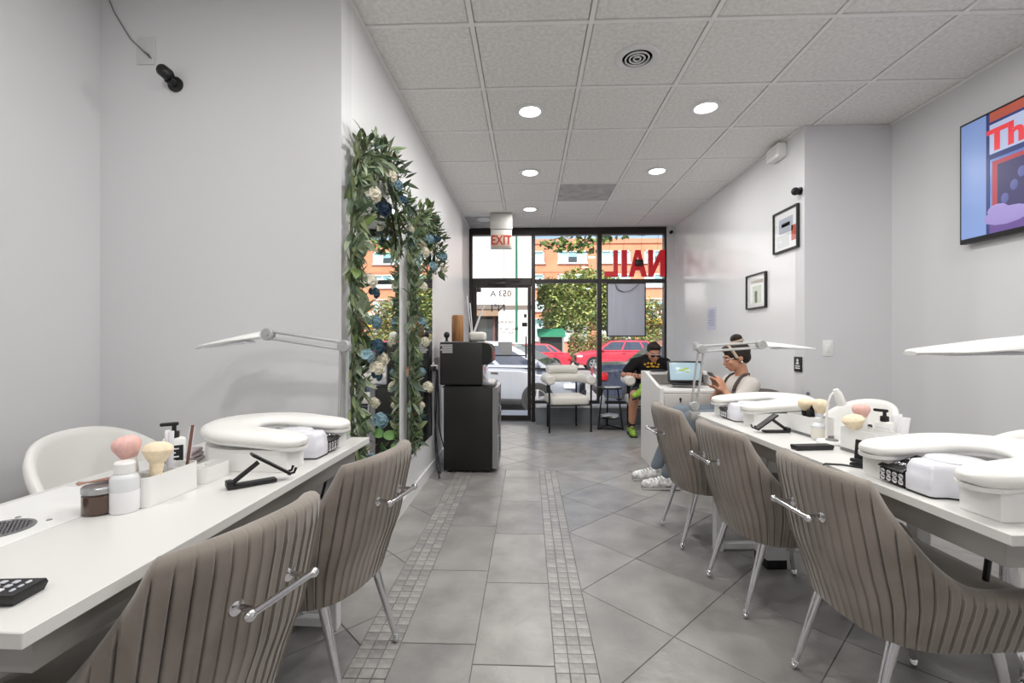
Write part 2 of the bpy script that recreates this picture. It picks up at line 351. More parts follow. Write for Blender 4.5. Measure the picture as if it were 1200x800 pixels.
for x, y, l in ((.012, 2.05, 'lit downlight above the near chairs, just above the frame'), (1.232, 2.05, 'unseen downlight above the right table, added to brighten the room'),  # the right-hand lamp is out of view, added for brightness
                (-1.2, .84, 'unseen downlight over the left table, added to brighten the room'), (.012, .84, 'unseen downlight over the near aisle, added to brighten the room'), (1.232, .84, 'unseen downlight over the near end of the right table, added to brighten the room'), (2.2, 1.45, 'unseen downlight beside the television, added to brighten the room'),  # lamps out of view, added to lift the room's brightness
                (-1.2, -.99, 'unseen downlight at the back left, added to brighten the room'), (.012, -.99, 'unseen downlight at the back centre, added to brighten the room'), (1.84, -.99, 'unseen downlight at the back right, added to brighten the room')):  # back row is unseen too, added as extra room light
    downlight(x, y, True, l)
v = thing('air_vent', 'round white ceiling air vent with concentric dark slots', 'vent', (.622, 2.677, 2.79))
MB().lathe((0, 0, 0), [(.125, .001), (.127, -.006), (.115, -.014), (.085, -.010), (.082, .01)], 32).build('vent_flange', trimw, v)
MB().lathe((0, 0, 0), [(.083, -.002), (.04, -.002), (.001, -.002)], 24).build('vent_throat', blkp, v)
for r in (.068, .045, .023): MB().lathe((0, 0, 0), [(r, -.006), (r + .002, -.011), (r - .003, -.016), (r - .008, -.011), (r - .006, -.006)], 28).build('vent_ring', trimw, v)

# ------------------------------------------------------------------ velvet chairs
def shell_path(a=.268, b=.235, n=2.55, yc=-.03, yf=.25):
    half = []
    for i in range(241):
        th = pi / 2 * i / 240; half.append((a * sin(th) ** (2 / n), yc - b * cos(th) ** (2 / n)))
    for i in range(1, 80): half.append((a - .012 * (i / 80) ** 2, yc + (yf - yc) * i / 79))
    acc = [0]
    for i in range(1, len(half)): acc.append(acc[-1] + math.dist(half[i], half[i - 1]))
    return half, acc
def make_chair():
    t = thing('velvet_chair', '', 'chair')
    half, acc = shell_path(); L = acc[-1]; NP = int(round(L / .0315)) * 10
    def at(s_):
        k = 0; sa = abs(s_)
        import bisect
        k = min(len(acc) - 2, max(0, bisect.bisect_right(acc, sa) - 1)); u = (sa - acc[k]) / max(1e-9, acc[k + 1] - acc[k])
        p = (half[k][0] + (half[k + 1][0] - half[k][0]) * u, half[k][1] + (half[k + 1][1] - half[k][1]) * u)
        k0 = max(0, k - 2); k1 = min(len(half) - 1, k + 3); tx, ty = half[k1][0] - half[k0][0], half[k1][1] - half[k0][1]; l = math.hypot(tx, ty)
        nx, ny = ty / l, -tx / l
        sg = 1 if s_ >= 0 else -1
        return p[0] * sg, p[1], nx * sg, ny
    PITCH = L / (NP // 10); rings = []
    for i in range(-NP, NP + 1):
        s_ = L * i / NP; x, y, nx, ny = at(s_); tt = max(0, min(1, (abs(s_) - .215) / .30)); fd = (1 - (1 - tt) ** 2.6) * sst(0, .10, tt)
        top = (.79 - .022 * min(1, abs(x) / .26) ** 4) * (1 - fd) + .495 * fd
        top -= .05 * sst(L - .05, L, abs(s_))
        u = (abs(s_) / PITCH) % 1.0
        rib = (-.007, .0085, .0062, .0054, .005, .005, .005, .0052, .0054, .0046)[int(round(u * 10)) % 10]
        def pos(z, off, rb=0):
            lean = max(0, (z - .44)) / .35
            o = off - .05 * (1 - sst(.27, .53, z)) + rb
            return (x * (1 + .03 * lean) + nx * o, y + ny * o - .075 * lean * (1 - fd) - (.02 * lean * fd), z)
        ring = []; NR = 13
        for r in range(NR):
            q = r / (NR - 1); z = .315 + (top - .028 - .315) * q
            ring.append(pos(z, 0, rib * min(1, .35 + q * 4) * (1 - .75 * sst(.93, 1, q))))
        for a_ in (30, 60, 90, 120, 150):
            ring.append(pos(top - .028 + .028 * sin(R(a_)), -.028 + .028 * cos(R(a_)), rib * .1))
        for q in (0, .25, .5, .75, 1): ring.append(pos((top - .028) * (1 - q) + .41 * q, -.056))
        ring.append(pos(.35, -.05)); rings.append(ring)
    MB().loft(rings, True).build('backrest', velvet, t, ang=70)
    out = [at(L * i / 40)[:2] for i in range(-40, 41)]
    def outl(k, dy=0): return [(p[0] * k, p[1] * k + dy) for p in out]
    MB().loft([[(*p, z) for p in outl(k)] for k, z in ((.72, .305), (.80, .315), (.82, .345))]).build('seat_base', blkp, t)
    MB().loft([[(*p, z) for p in outl(k, .02)] for k, z in ((.79, .33), (.83, .34), (.84, .41), (.83, .435), (.79, .452), (.6, .460), (.2, .462))]).build('seat', velvet, t, ang=60)
    for sx, y0, y1 in ((-1, -.15, -.235), (1, -.15, -.235), (-1, .14, .19), (1, .14, .19)):
        a = Vector((sx * .15, y0, .315)); b = Vector((sx * .168, y1, .03))
        lm = MB().tube([a, b], [.0175, .010], 14)
        d = (b - a).normalized()
        lm.tube([b - d * .004, b + d * .003, b + d * .006], [.010, .0135, .010], 14).ell(b + d * .018, (.012, .012, .013), 12, 6)
        lm.build('leg', chrome, t)
    zb = .635; yb = at(0)[1] - .075 * (zb - .44) / .35
    hm = MB().tube([(-.085, yb - .052, zb), (.085, yb - .052, zb)], .0075, 12)
    for sx in (-1, 1):
        hm.ell((sx * .088, yb - .052, zb), (.013, .012, .012), 12, 8).cyl((sx * .07, yb + .012, zb), (sx * .07, yb - .052, zb), .0062, n=10)
        hm.lathe((sx * .07, yb + .002, zb), [(.019, 0), (.019, .003), (.010, .009)], 16, (0, -1, 0))
    hm.build('pull_handle', chrome, t)
    return t
CH = make_chair(); used = False
def chair(x, y, rz, label):
    global used
    if not used: CH.location = (x, y, 0); CH.rotation_euler = (0, 0, rz); CH['label'] = label; CH['group'] = 'taupe velvet client chairs'; used = True; return CH
    return dup(CH, (x, y, 0), rz, label, 'taupe velvet client chairs')
chair(-.865, 1.06, R(90 - 15), 'taupe channel-tufted velvet chair at the near end of the left table')
chair(-.785, 1.67, R(90 - 13), 'taupe channel-tufted velvet chair at the far end of the left table, before the garlands')
chair(1.195, 1.53, R(-90 + 3), 'taupe channel-tufted velvet chair nearest the camera at the right table')
chair(1.14, 2.17, R(-90 + 4), 'middle taupe channel-tufted velvet chair along the right table')
chair(1.09, 2.80, R(-90 + 2), 'farthest taupe channel-tufted velvet chair at the right, before the reception desk')

# ------------------------------------------------------------------ manicure tables
def table(name, label, loc, rz, sg, Ln, Dp):
    t = thing(name, label, 'table', loc, rz)
    MB().rbox((sg * Dp / 2, Ln / 2, .7375), (Dp, Ln, .025), .0015, 1).build('tabletop', tabw, t)
    a = MB()
    for x in (.055, Dp - .05): a.bb((sg * (x - .012), .05, .655), (sg * (x + .012), Ln - .05, .724))
    for y in (.05, Ln - .074): a.bb((sg * .067, y, .655), (sg * (Dp - .062), y + .024, .724))
    a.build('apron_rail', tabe, t)
    for y in (Ln - .13,):
        for x in (.10, Dp - .10): MB().rbox((sg * x, y, .328), (.045, .045, .655), .003, 1).build('leg', trimw, t)
        MB().rbox((sg * Dp / 2, y, .03), (Dp - .245, .035, .035), .003, 1).build('foot_rail', trimw, t)
    return t
tl = table('manicure_table', 'long white manicure table along the left wall return', (-.726, .639, 0), R(-1.6), -1, 1.345, .645)
MB().rbox((-.485, .35, .7508), (.27, .55, .0016), .0005, 1).build('vent_panel', whp, tl)
gm = MB().lathe((-.455, .33, .7518), [(.062, 0), (.062, .002), (.055, .0025), (.054, .001)], 28)
for k in range(-5, 6): 
    l = math.sqrt(.053 ** 2 - (k * .0095) ** 2); gm.bb((-.455 + k * .0095 - .0025, .33 - l, .752), (-.455 + k * .0095 + .0025, .33 + l, .7536)); gm.bb((-.455 - l, .33 + k * .0095 - .0025, .752), (-.455 + l, .33 + k * .0095 + .0025, .7536))
gm.build('vent_grille', grym, tl)
MB().lathe((-.455, .33, .7516), [(.053, 0), (.001, .0001)], 24).build('vent_opening', dkg, tl)
for x, y in ((-.40, .39), (-.49, .40)): MB().lathe((x, y, .7516), [(.006, 0), (.005, .0015), (.001, .0015)], 10).build('screw', grym, tl)
tr = table('manicure_table', 'long white manicure table along the right side', (1.041, 1.036, 0), R(3.1), 1, 1.71, .64)
MB().rbox((.56, .84, .32), (.055, .055, .56), .004, 1).build('column_leg', trimw, tr)
MB().rbox((.56, .84, .66), (.045, .045, .13), .004, 1).build('leg_collar', blkp, tr)
MB().rbox((-.40, .14, .36), (.07, .07, .64), .004, 1).rbox((-.36, .14, .03), (.5, .08, .03), .004, 1).build('column_leg', trimw, tl)
MB().rbox((.30, 1.42, .36), (.10, .12, .64), .004, 1).build('pedestal', trimw, tr); MB().rbox((.30, 1.42, .025), (.104, .124, .045), .002, 1).build('plinth', blkp, tr)
MB().tube([(.25, .28, .72), (.255, .28, .62), (.25, .29, .5)], .008, 8).build('cable', blkp, tr)
MB().tube([(-.10, 1.25, .70), (-.12, 1.2, .62), (-.10, 1.1, .55), (-.15, 1.0, .6)], .006, 6).build('cable', blkp, tl)

# ------------------------------------------------------------------ padded arm rests with dust collectors
def armrest(label, loc, rz, mirror_=1, z=.751):
    t = thing('arm_rest', label, 'arm rest', (loc[0], loc[1], z), rz, 'padded manicure arm rests')
    # U in plan, opening to local +x ; centre line as (x,y)
    cl = cl0 = []
    for i in range(17): 
        cl.append((.17 - .20 * (i / 16) ** 1.6, -.150))
    for i in range(1, 24):
        a = -pi / 2 - pi * i / 24; cl.append((-.03 + .145 * cos(a), .150 * sin(a)))
    for i in range(16, -1, -1): cl.append((.17 - .20 * (i / 16) ** 1.6, .150))
    def sweep(prof, wf, tip, zs=lambda q: 0, xm=.17):
        cl = [(x if x < 0 else x * xm / .17, y) for x, y in cl0]; rings = []; n = len(cl)
        for i, p in enumerate(cl):
            q = i / (n - 1); p0 = cl[max(0, i - 1)]; p1 = cl[min(n - 1, i + 1)]
            tx, ty = p1[0] - p0[0], p1[1] - p0[1]; l = math.hypot(tx, ty); nx, ny = ty / l, -tx / l
            e = min(q, 1 - q); w_ = wf(e); d_ = max(0, xm - p[0]); d_ = d_ if e < .33 else 9
            k_ = tip(d_); rings.append([(p[0] + nx * u * w_ * k_, p[1] + ny * u * w_ * k_, (zz - .085) * (.35 + .65 * k_) + .085 + zs(e) if zz > .06 and len(prof) > 8 else zz + zs(e)) for u, zz in prof])
        return MB().loft(rings)
    sl = lambda e: .028 * sst(0, .5, e)
    wf = lambda e: .056 + .022 * sst(.15, .5, e)
    rnd = lambda r_: (lambda d: math.sqrt(max(.0025, 1 - max(0, 1 - d / r_) ** 2)))
    blunt = lambda d: .86 + .14 * min(1, d / .02)
    sweep([(1, 0), (1, .068), (-1, .068), (-1, 0)], lambda e: wf(e) * .97, blunt, lambda e: 0, .135).build('base', whp, t, ang=50)
    for zz in (0,):
        prof = [(1.0, .072), (1.13, .076), (1.18, .085), (1.13, .095), (.9, .104), (.45, .108), (-.45, .108), (-.9, .104), (-1.13, .095), (-1.18, .085), (-1.13, .076), (-1.0, .072)]
        sweep(prof, wf, rnd(.07), sl).build('arm_pad', pu, t, ang=60)
    sweep([(1.04, .064), (1.04, .074), (-1.04, .074), (-1.04, .064)], wf, rnd(.05), sl).build('pad_board', whp, t, ang=50)
    poly = [(.03 + .078 * cos(R(a)), .078 * sin(R(a))) for a in range(70, 291, 10)]
    poly = poly + [(.08, -.062), (.105, -.046), (.138, -.042), (.146, -.035), (.146, .035), (.138, .042), (.105, .046), (.08, .062)]
    MB().loft([[(p[0] * s1 + .03 * (1 - s1), p[1] * s1, zz) for p in poly] for s1, zz in ((.98, .004), (1, .008), (1, .048), (.98, .051), (.97, .072), (.90, .086), (.86, .089), (.2, .090))]).build('dust_collector', lav, t, ang=45)
    MB().loft([[(p[0] * .99 + .0003, p[1] * .99, zz) for p in poly] for zz in (0, .004)]).build('collector_foot', blkp, t)
    MB().lathe((.032, 0, .089), [(.066, 0), (.066, .004), (.060, .006), (.01, .0065)], 32).build('collector_lid', lav, t)
    m_ = mirror_
    for dz, n2 in ((.046, 2), (.006, 1)):
        b = MB(); y0, y1 = m_ * .040, m_ * .124
        if dz > .02: b.prism([(.055, dz), (.150, dz), (.147, dz + .004), (.06, dz + .036)], min(y0, y1), max(y0, y1), 'y')
        else: b.bb((.07, min(y0, y1), dz), (.143, max(y0, y1), dz + .036))
        pnl = b.build('button_panel', blkp, t)
        for r_ in range(2):
            for c_ in range(4):
                yy = m_ * (.052 + .020 * c_)
                if dz > .02: p = Vector((.088 + .032 * r_, yy, dz + .0265 - .0118 * r_)); ax = (.345, 0, .94)
                else: p = Vector((.143, yy, dz + .010 + .016 * r_)); ax = (1, 0, 0)
                MB().lathe(p, [(.0085, -.002), (.0085, .002), (.006, .004), (.001, .0045)], 10, ax).build('button', chrome, pnl)
    return t
armrest('white padded arm rest on the left table, beside the black phone stand', (-.885, 1.655), R(-5))
armrest('white padded arm rest nearest the camera on the right table', (1.205, 1.315), R(180 + 5), -1)
armrest('white padded arm rest at the far end of the right table', (1.20, 2.47), R(180 + 5), -1)

# ------------------------------------------------------------------ jointed desk lamps
def arm_lamp(label, base, elbow, tip, head_dir, hl=.27, base_z=.75, m=None, hz=0):
    m = m or grylamp; b = Vector(base); e = Vector(elbow); q = Vector(tip)
    t = thing('desk_lamp', label, 'lamp', b)
    MB().rbox((0, 0, -.01), (.05, .06, .05), .006).cyl((0, 0, -.012), (0, 0, .03), .013).build('clamp', m, t)
    def rods(p0, p1, side):
        r_ = MB()
        for k in (-1, 1): r_.tube([p0 + side * k * .015, p1 + side * k * .015], .007, 8)
        return r_
    v1 = (e - b).normalized(); v2 = (q - e).normalized(); ny = v1.cross(v2).normalized()
    rods(Vector((0, 0, .05)), e - b, v1.cross(ny).normalized()).build('post', m, t)
    rods(e - b, q - b, v2.cross(ny).normalized()).build('arm', m, t)
    for p in (Vector((0, 0, .045)), e - b, q - b):
        MB().lathe(p - ny * .018, [(.022, 0), (.026, .004), (.026, .032), (.022, .036)], 20, ny).lathe(p - ny * .022, [(.008, 0), (.008, .044)], 12, ny).build('joint', m, t)
    h = Vector(head_dir).normalized(); sd_ = Vector((0, 0, 1)).cross(h).normalized(); up = h.cross(sd_)
    c = q - b + Vector((0, 0, -.012 + hz))
    MB().rbox(c + h * .035 + up * .012, (.07, .03, .022), .006, rot=h.to_track_quat('X', 'Z').to_matrix()).build('head_bracket', m, t)
    rings = []
    for i in range(13):
        u = i / 12; wd = (.035 + .045 * sst(0, .35, u)) * (1 - .75 * sst(.72, 1.0, u) ** 2); th = .025 * (1 - .85 * u ** 1.3)
        pc = c + h * (.02 + hl * u) + up * (-.008 + .012 * (1 - u))
        rings.append([pc + sd_ * wd * cos(a) + up * (th * sin(a) if sin(a) > 0 else .006 * sin(a)) for a in [2 * pi * k / 20 for k in range(20)]])
    MB().loft(rings).build('lamp_shade', whp, t, ang=50)
    MB().rbox(c + h * (.02 + hl * .5) - up * .010, (hl * .62, .09, .008), .003, rot=h.to_track_quat('X', 'Z').to_matrix()).build('light_panel', lav, t)
    return t
arm_lamp('white jointed desk lamp clamped to the left table', (-.79, 1.945, .75), (-.785, 1.95, 1.145), (-1.105, 1.93, 1.195), (-1, -.12, -.13))
arm_lamp('grey jointed desk lamp at the far end of the right table', (.945, 2.68, .75), (.985, 2.68, 1.12), (1.31, 2.66, 1.145), (1, 0, -.01))
arm_lamp('white jointed desk lamp above the right table, its base out of frame', (1.56, .93, .75), (1.52, .94, 1.07), (1.115, 1.05, 1.165), (-1, .03, -.01), hl=.25, m=whp)

# ------------------------------------------------------------------ small things on tables
Z0 = .7505
def lath(name, label, cat, loc, parts, group=None, rz=0):
    t = thing(name, label, cat, loc, rz, group)
    for pn, prof, m in parts: MB().lathe((0, 0, 0), prof, 20).build(pn, m, t)
    return t
def brush(label, loc, hm, head, hr, hh, tilt=(0, 0), L=.10, group='make-up dust brushes in the organisers'):
    t = thing('dust_brush', label, 'brush', loc, rot=(tilt[0], tilt[1], 0), group=group)
    MB().lathe((0, 0, 0), [(.004, 0), (.012, .01), (.013, L * .5), (.016, L), (.013, L)], 14).build('handle', hm, t)
    MB().lathe((0, 0, L - .008), [(.012, 0), (hr * .62, hh * .25), (hr * .95, hh * .62), (hr, hh * .80), (hr * .86, hh * 1.0), (hr * .5, hh * 1.14), (.001, hh * 1.18)], 20).build('bristles', head, t)
    return t
def organiser(label, x0, x1, y0, y1, loc, rz, hgt, base=True):
    t = thing('organiser', label, 'organiser', loc, rz)
    b = MB(); th = .003
    def rr(k, n=5):
        r = .014; p = []
        for cx, cy, a0 in ((x1 - r, y1 - r, 0), (x0 + r, y1 - r, 90), (x0 + r, y0 + r, 180), (x1 - r, y0 + r, 270)):
            for i in range(n + 1): a = R(a0 + 90 * i / n); p.append((cx + (r - k) * cos(a), cy + (r - k) * sin(a)))
        return p
    z0 = .012 if base else 0
    b.loft([[(*p, z0) for p in rr(0)], [(*p, hgt) for p in rr(0)], [(*p, hgt) for p in rr(th)], [(*p, z0 + .004) for p in rr(th)]], cap0=True, cap1=True)
    b.build('tray', whp, t, ang=40)
    for k in (.33, .66): MB().bb((x0 + th, y0 + (y1 - y0) * k, z0 + .004), (x1 - th, y0 + (y1 - y0) * k + .0025, hgt - .004)).build('divider', whp, t)
    if base: MB().loft([[(*p, 0) for p in rr(-.001)], [(*p, .012) for p in rr(-.001)]]).build('base_tray', grym, t)
    return t
# left table
organiser('white brush organiser box on the left table', -.035, .035, 0, .17, (-.985, 1.125, Z0), R(-3), .075, False)
organiser('small low white organiser tray behind the brush box on the left table', -.03, .03, 0, .11, (-.97, 1.315, Z0), R(-3), .045, False)
brush('pink round dust brush standing in the left organiser', (-1.0, 1.155, Z0 + .006), whp, pinkb, .032, .055, (0, -.22), .115)
brush('cream dust brush standing in the left organiser', (-.965, 1.16, Z0 + .006), creamb, creamb, .034, .05, (-.05, .05), .10)
for i, (x, y, h_, tl_, mt, lb) in enumerate(((-.985, 1.24, .165, .02, lav, 'pale grey nail file upright in the left organiser'), (-1.0, 1.255, .165, -.02, paper, 'white nail file upright in the left organiser'), (-.967, 1.268, .175, .12, mat('rust_file', (112, 76, 64), .6), 'rust and silver nail file leaning in the left organiser'))):
    t = thing('nail_file', lb, 'nail file', (x, y, Z0 + .005), rot=(0, tl_, .9), group='nail files')
    MB().rbox((0, 0, h_ / 2), (.013 if i < 2 else .008, .004, h_), .0018).build('grit_blade', mt, t); MB().rbox((0, .0022, h_ * .72), (.014, .001, h_ * .5), .0004).build('file_core', lav, t)
t = thing('detail_brush', 'thin dark nail brush leaning in the left organiser', 'brush', (-.975, 1.225, Z0 + .005), rot=(.1, -.28, 0))
MB().lathe((0, 0, 0), [(.004, 0), (.005, .05), (.003, .12)], 8).build('handle', mat('rust_file', (112, 76, 64), .6), t); MB().lathe((0, 0, .12), [(.003, 0), (.005, .01), (.001, .022)], 8).build('bristles', blkp, t)
t = lath('jar', 'brown glass jar with a silver lid on the left table', 'jar', (-1.045, 1.10, Z0), [('body', [(.036, 0), (.039, .004), (.039, .045), (.036, .049)], brownj), ('lid', [(.038, .049), (.040, .051), (.040, .063), (.037, .066), (.001, .066)], steel)])
t = thing('cuticle_pusher', 'copper cuticle tool lying across the brown jar', 'tool', (-1.06, 1.12, Z0 + .0665), .75)
MB().tube([(-.03, 0, .004), (.01, 0, .005), (.045, 0, .006)], [.002, .005, .002], 8).build('shaft', mat('copper', (186, 146, 130), .35, .6), t)
MB().tube([(-.03, 0, .004), (-.046, .004, .003), (-.05, .012, .002)], [.002, .005, .002], 8).build('tip', mat('copper', (186, 146, 130), .35, .6), t)
lath('spray_bottle', 'white powder bottle with a white cap, beside the brown jar', 'bottle', (-.992, 1.105, Z0), [('body', [(.028, 0), (.030, .004), (.030, .052)], paper), ('clear_top', [(.030, .052), (.030, .082), (.026, .090), (.020, .094)], mat('frosted', (220, 222, 224), .15, spec=.7)), ('cap', [(.021, .094), (.022, .097), (.022, .118), (.019, .122), (.001, .122)], whp)])
def pump(label, loc, bodym, lblm, txt=None, rz=0, s_=1):
    t = thing('pump_bottle', label, 'bottle', loc, rz)
    MB().rbox((0, 0, .06 * s_), (.062 * s_, .04 * s_, .12 * s_), .012).build('body', bodym, t)
    lb = MB().rbox((0, -.0202 * s_, .055 * s_), (.046 * s_, .001, .085 * s_), .0004).build('label_panel', lblm, t)
    MB().lathe((0, 0, .12 * s_), [(.014, 0), (.014, .018), (.006, .02), (.006, .038)], 14).rbox((-.012, 0, .161 * s_), (.048, .013, .011), .004).build('pump', blkp, t)
    for k in range(4): MB().bb((-.016 * s_, -.0212 * s_, (.085 - .012 * k) * s_), ((.012 - .008 * (k % 2)) * s_, -.0206 * s_, (.089 - .012 * k) * s_)).build('label_print', lav, lb)
    return t
pump('white pump lotion bottle with a black label on the left table', (-1.095, 1.395, Z0), whp, blkp, rz=R(38))
t = thing('folded_cloth', 'pale mauve folded cloth behind the left organiser', 'cloth', (-1.19, 1.56, Z0), .2)
for k in range(3): MB().rbox((0, 0, .008 + .014 * k), (.10 - .006 * k, .085, .013), .006).build('fold', mat('mauve_cloth', (196, 184, 186), .9, bump=.2), t)
def remote(label, loc, rz, w_=.05, l_=.165, keys=True, name='remote_control'):
    t = thing(name, label, 'remote control', loc, rz)
    MB().loft([[(x * a, y * b, z) for x, y in ((-1, -1), (1, -1), (1, 1), (-1, 1))] for a, b, z in ((w_ * .44, l_ * .48, 0), (w_ * .5, l_ * .5, .012), (w_ * .47, l_ * .49, .018))]).build('case', blkp, t)
    if keys:
        for r_ in range(7):
            for c_ in range(3): MB().rbox(((c_ - 1) * .013, l_ * .4 - r_ * .02, .019), (.009, .009 if r_ % 3 else .005, .003), .001, 1).build('key', mat('key_grey', (188, 190, 198), .5) if (r_ + c_) % 3 else mat('key_white', (222, 222, 224), .5), t)
    return t
remote('black remote control with pale buttons on the left table edge', (-.893, .722, Z0), R(-86), .058, .165)
remote('slim black handset lying on the right table', (1.09, 1.822, Z0), R(-83), .04, .15, False, 'handset')
def phone_stand(label, loc, rz, s_=1, flip=1):
    t = thing('phone_stand', label, 'phone stand', loc, rz, 'folding black phone stands')
    MB().rbox((0, 0, .006), (.115 * s_, .034, .010), .003).build('foot', blkp, t)
    MB().tube([(-.05 * s_, 0, .012), (.015 * s_, 0, .058 * s_)], .007, 8).rbox((-.052 * s_, 0, .014), (.018, .034, .02), .004).build('strut', blkp, t)
    MB().rbox((.045 * s_, 0, .048 * s_), (.008, .04, .115 * s_), .002, rot=(0, -.95, 0)).build('rest_plate', blkp, t)
    MB().tube([(.083 * s_, -.015, .018), (.10 * s_, -.015, .020), (.105 * s_, -.015, .034)], .004, 6).tube([(.083 * s_, .015, .018), (.10 * s_, .015, .020), (.105 * s_, .015, .034)], .004, 6).build('hook', blkp, t)
    return t
phone_stand('black folding phone stand before the arm rest on the left table', (-.80, 1.315, Z0), R(42), 1.1)
phone_stand('black folding phone stand on the right table, beside the far arm rest', (1.125, 2.15, Z0), R(183), 1.0)
t = lath('paper_roll', 'small white paper roll behind the left arm rest', 'paper roll', (-1.0, 1.93, Z0), [('roll', [(.012, 0), (.047, 0), (.047, .095), (.012, .095)], paper)])
# right table
organiser('white brush organiser with a grey base beside the far arm rest', -.045, .045, 0, .19, (1.265, 2.02, Z0), R(6), .085)
organiser('white organiser with a grey base behind the nearest arm rest', -.05, .05, 0, .17, (1.265, 1.67, Z0), R(6), .09)
brush('cream dust brush in the far right organiser, nearer the wall lamp', (1.258, 2.15, Z0 + .02), blkp, creamb, .030, .05, (.05, -.05), .085)
brush('beige flat dust brush in the far right organiser, right of another brush', (1.268, 2.08, Z0 + .02), lav, creamb, .033, .06, (0, .12), .08)
brush('cream dust brush in the near right organiser', (1.235, 1.77, Z0 + .02), whp, creamb, .036, .05, (0, -.25), .075)
brush('pink dust brush in the near right organiser', (1.285, 1.815, Z0 + .02), whp, pinkb, .03, .05, (-.1, -.05), .105)
for i, (x, y, lb) in enumerate(((1.25, 2.11, 'black polish tube in the far right organiser'), (1.272, 2.125, 'black tool handle at the back of the far right organiser'))):
    lath('tool_tube', lb, 'tool', (x, y, Z0 + .018), [('body', [(.010, 0), (.010, .09 + .02 * i), (.005, .095 + .02 * i)], blkp), ('collar', [(.0105, .03), (.0105, .036)], steel)])
lath('small_bottle', 'small clear bottle with a white label before the gooseneck lamp', 'bottle', (1.222, 2.0, Z0 ), [('body', [(.024, 0), (.026, .003), (.026, .06), (.018, .07), (.01, .074)], mat('frosted', (220, 222, 224), .15, spec=.7)), ('wrap_label', [(.0264, .012), (.0264, .05)], mat('label_beige', (224, 220, 208), .6)), ('cap', [(.012, .074), (.012, .092), (.001, .093)], whp)])
pump('white bottle with a black pump in the near right organiser', (1.345, 1.80, Z0), whp, lav, rz=R(-60), s_=.95)
for i, (x, y) in enumerate(((1.315, 1.93), (1.345, 1.875), (1.33, 1.965), (1.36, 1.93))):
    lath('polish_bottle', ['dark polish bottle behind the gooseneck lamp', 'amber polish bottle behind the gooseneck lamp', 'rose polish bottle behind the near organiser', 'tall black polish bottle behind the gooseneck lamp'][i], 'nail polish', (x, y, Z0), [('glass', [(.014, 0), (.015, .003), (.015, .04), (.007, .046)], [blkp, brownj, mat('rose_polish', (170, 96, 80), .2), blkp][i]), ('cap', [(.008, .046), (.008, .085 + (.04 if i == 3 else 0)), (.005, .088 + (.04 if i == 3 else 0)), (.001, .088 + (.04 if i == 3 else 0))], blkp)], 'polish bottles on the right table')
t = thing('gooseneck_lamp', 'small white gooseneck lamp on the right table', 'lamp', (1.222, 1.925, Z0))
MB().lathe((0, 0, 0), [(.046, 0), (.048, .006), (.044, .014), (.02, .018), (.001, .018)], 28).build('base', whp, t); MB().lathe((0, -.012, .016), [(.024, 0), (.022, .004), (.001, .004)], 20).build('touch_pad', grym, t)
MB().tube([(0, .02, .016), (0, .02, .10), (.004, .02, .16), (.018, .02, .195), (.036, .02, .212)], .0042, 8).build('neck', whp, t)
MB().tube([(.036, .02, .218), (.044, .02, .20), (.062, .02, .155)], [.010, .016, .017], 14).build('lamp_head', whp, t)
for i, (x, y, r_) in enumerate(((1.41, 1.84, .05), (1.45, 1.87, -.08), (1.40, 1.80, .12))):
    t = thing('tissue_sleeve', ['white plastic tube upright behind the near organiser, left one', 'white plastic tube upright behind the near organiser, right one', 'white plastic tube upright behind the near organiser, leaning one'][i], 'tube', (x, y, Z0), rot=(.05, r_, 0), group='white tubes behind the near organiser')
    MB().loft([[(a * cos(k * pi / 6), b * sin(k * pi / 6), z) for k in range(12)] for a, b, z in ((.013, .013, .022), (.018, .015, .03), (.02, .006, .12), (.021, .002, .13))]).build('sleeve', paper, t); MB().lathe((0, 0, 0), [(.012, 0), (.012, .022)], 12).build('cap', whp, t)
t = thing('clip_stand', 'black clip phone holder between the near organiser and arm rest', 'phone holder', (1.10, 1.575, Z0), R(20))
MB().rbox((0, 0, .006), (.04, .05, .012), .004).rbox((.005, 0, .045), (.008, .045, .085), .003, rot=(0, .1, 0)).build('holder_back', blkp, t); MB().rbox((-.018, 0, .022), (.012, .04, .012), .003).build('holder_lip', blkp, t)
tag(MB().tube([(1.085, 1.56, Z0 + .003), (1.05, 1.59, Z0 + .003), (1.0, 1.60, Z0 + .003), (.985, 1.585, Z0 + .003), (.975, 1.57, Z0)], .003, 6).build('charging_cable', blkp), 'thin black charging cable across the right table edge', 'cable')

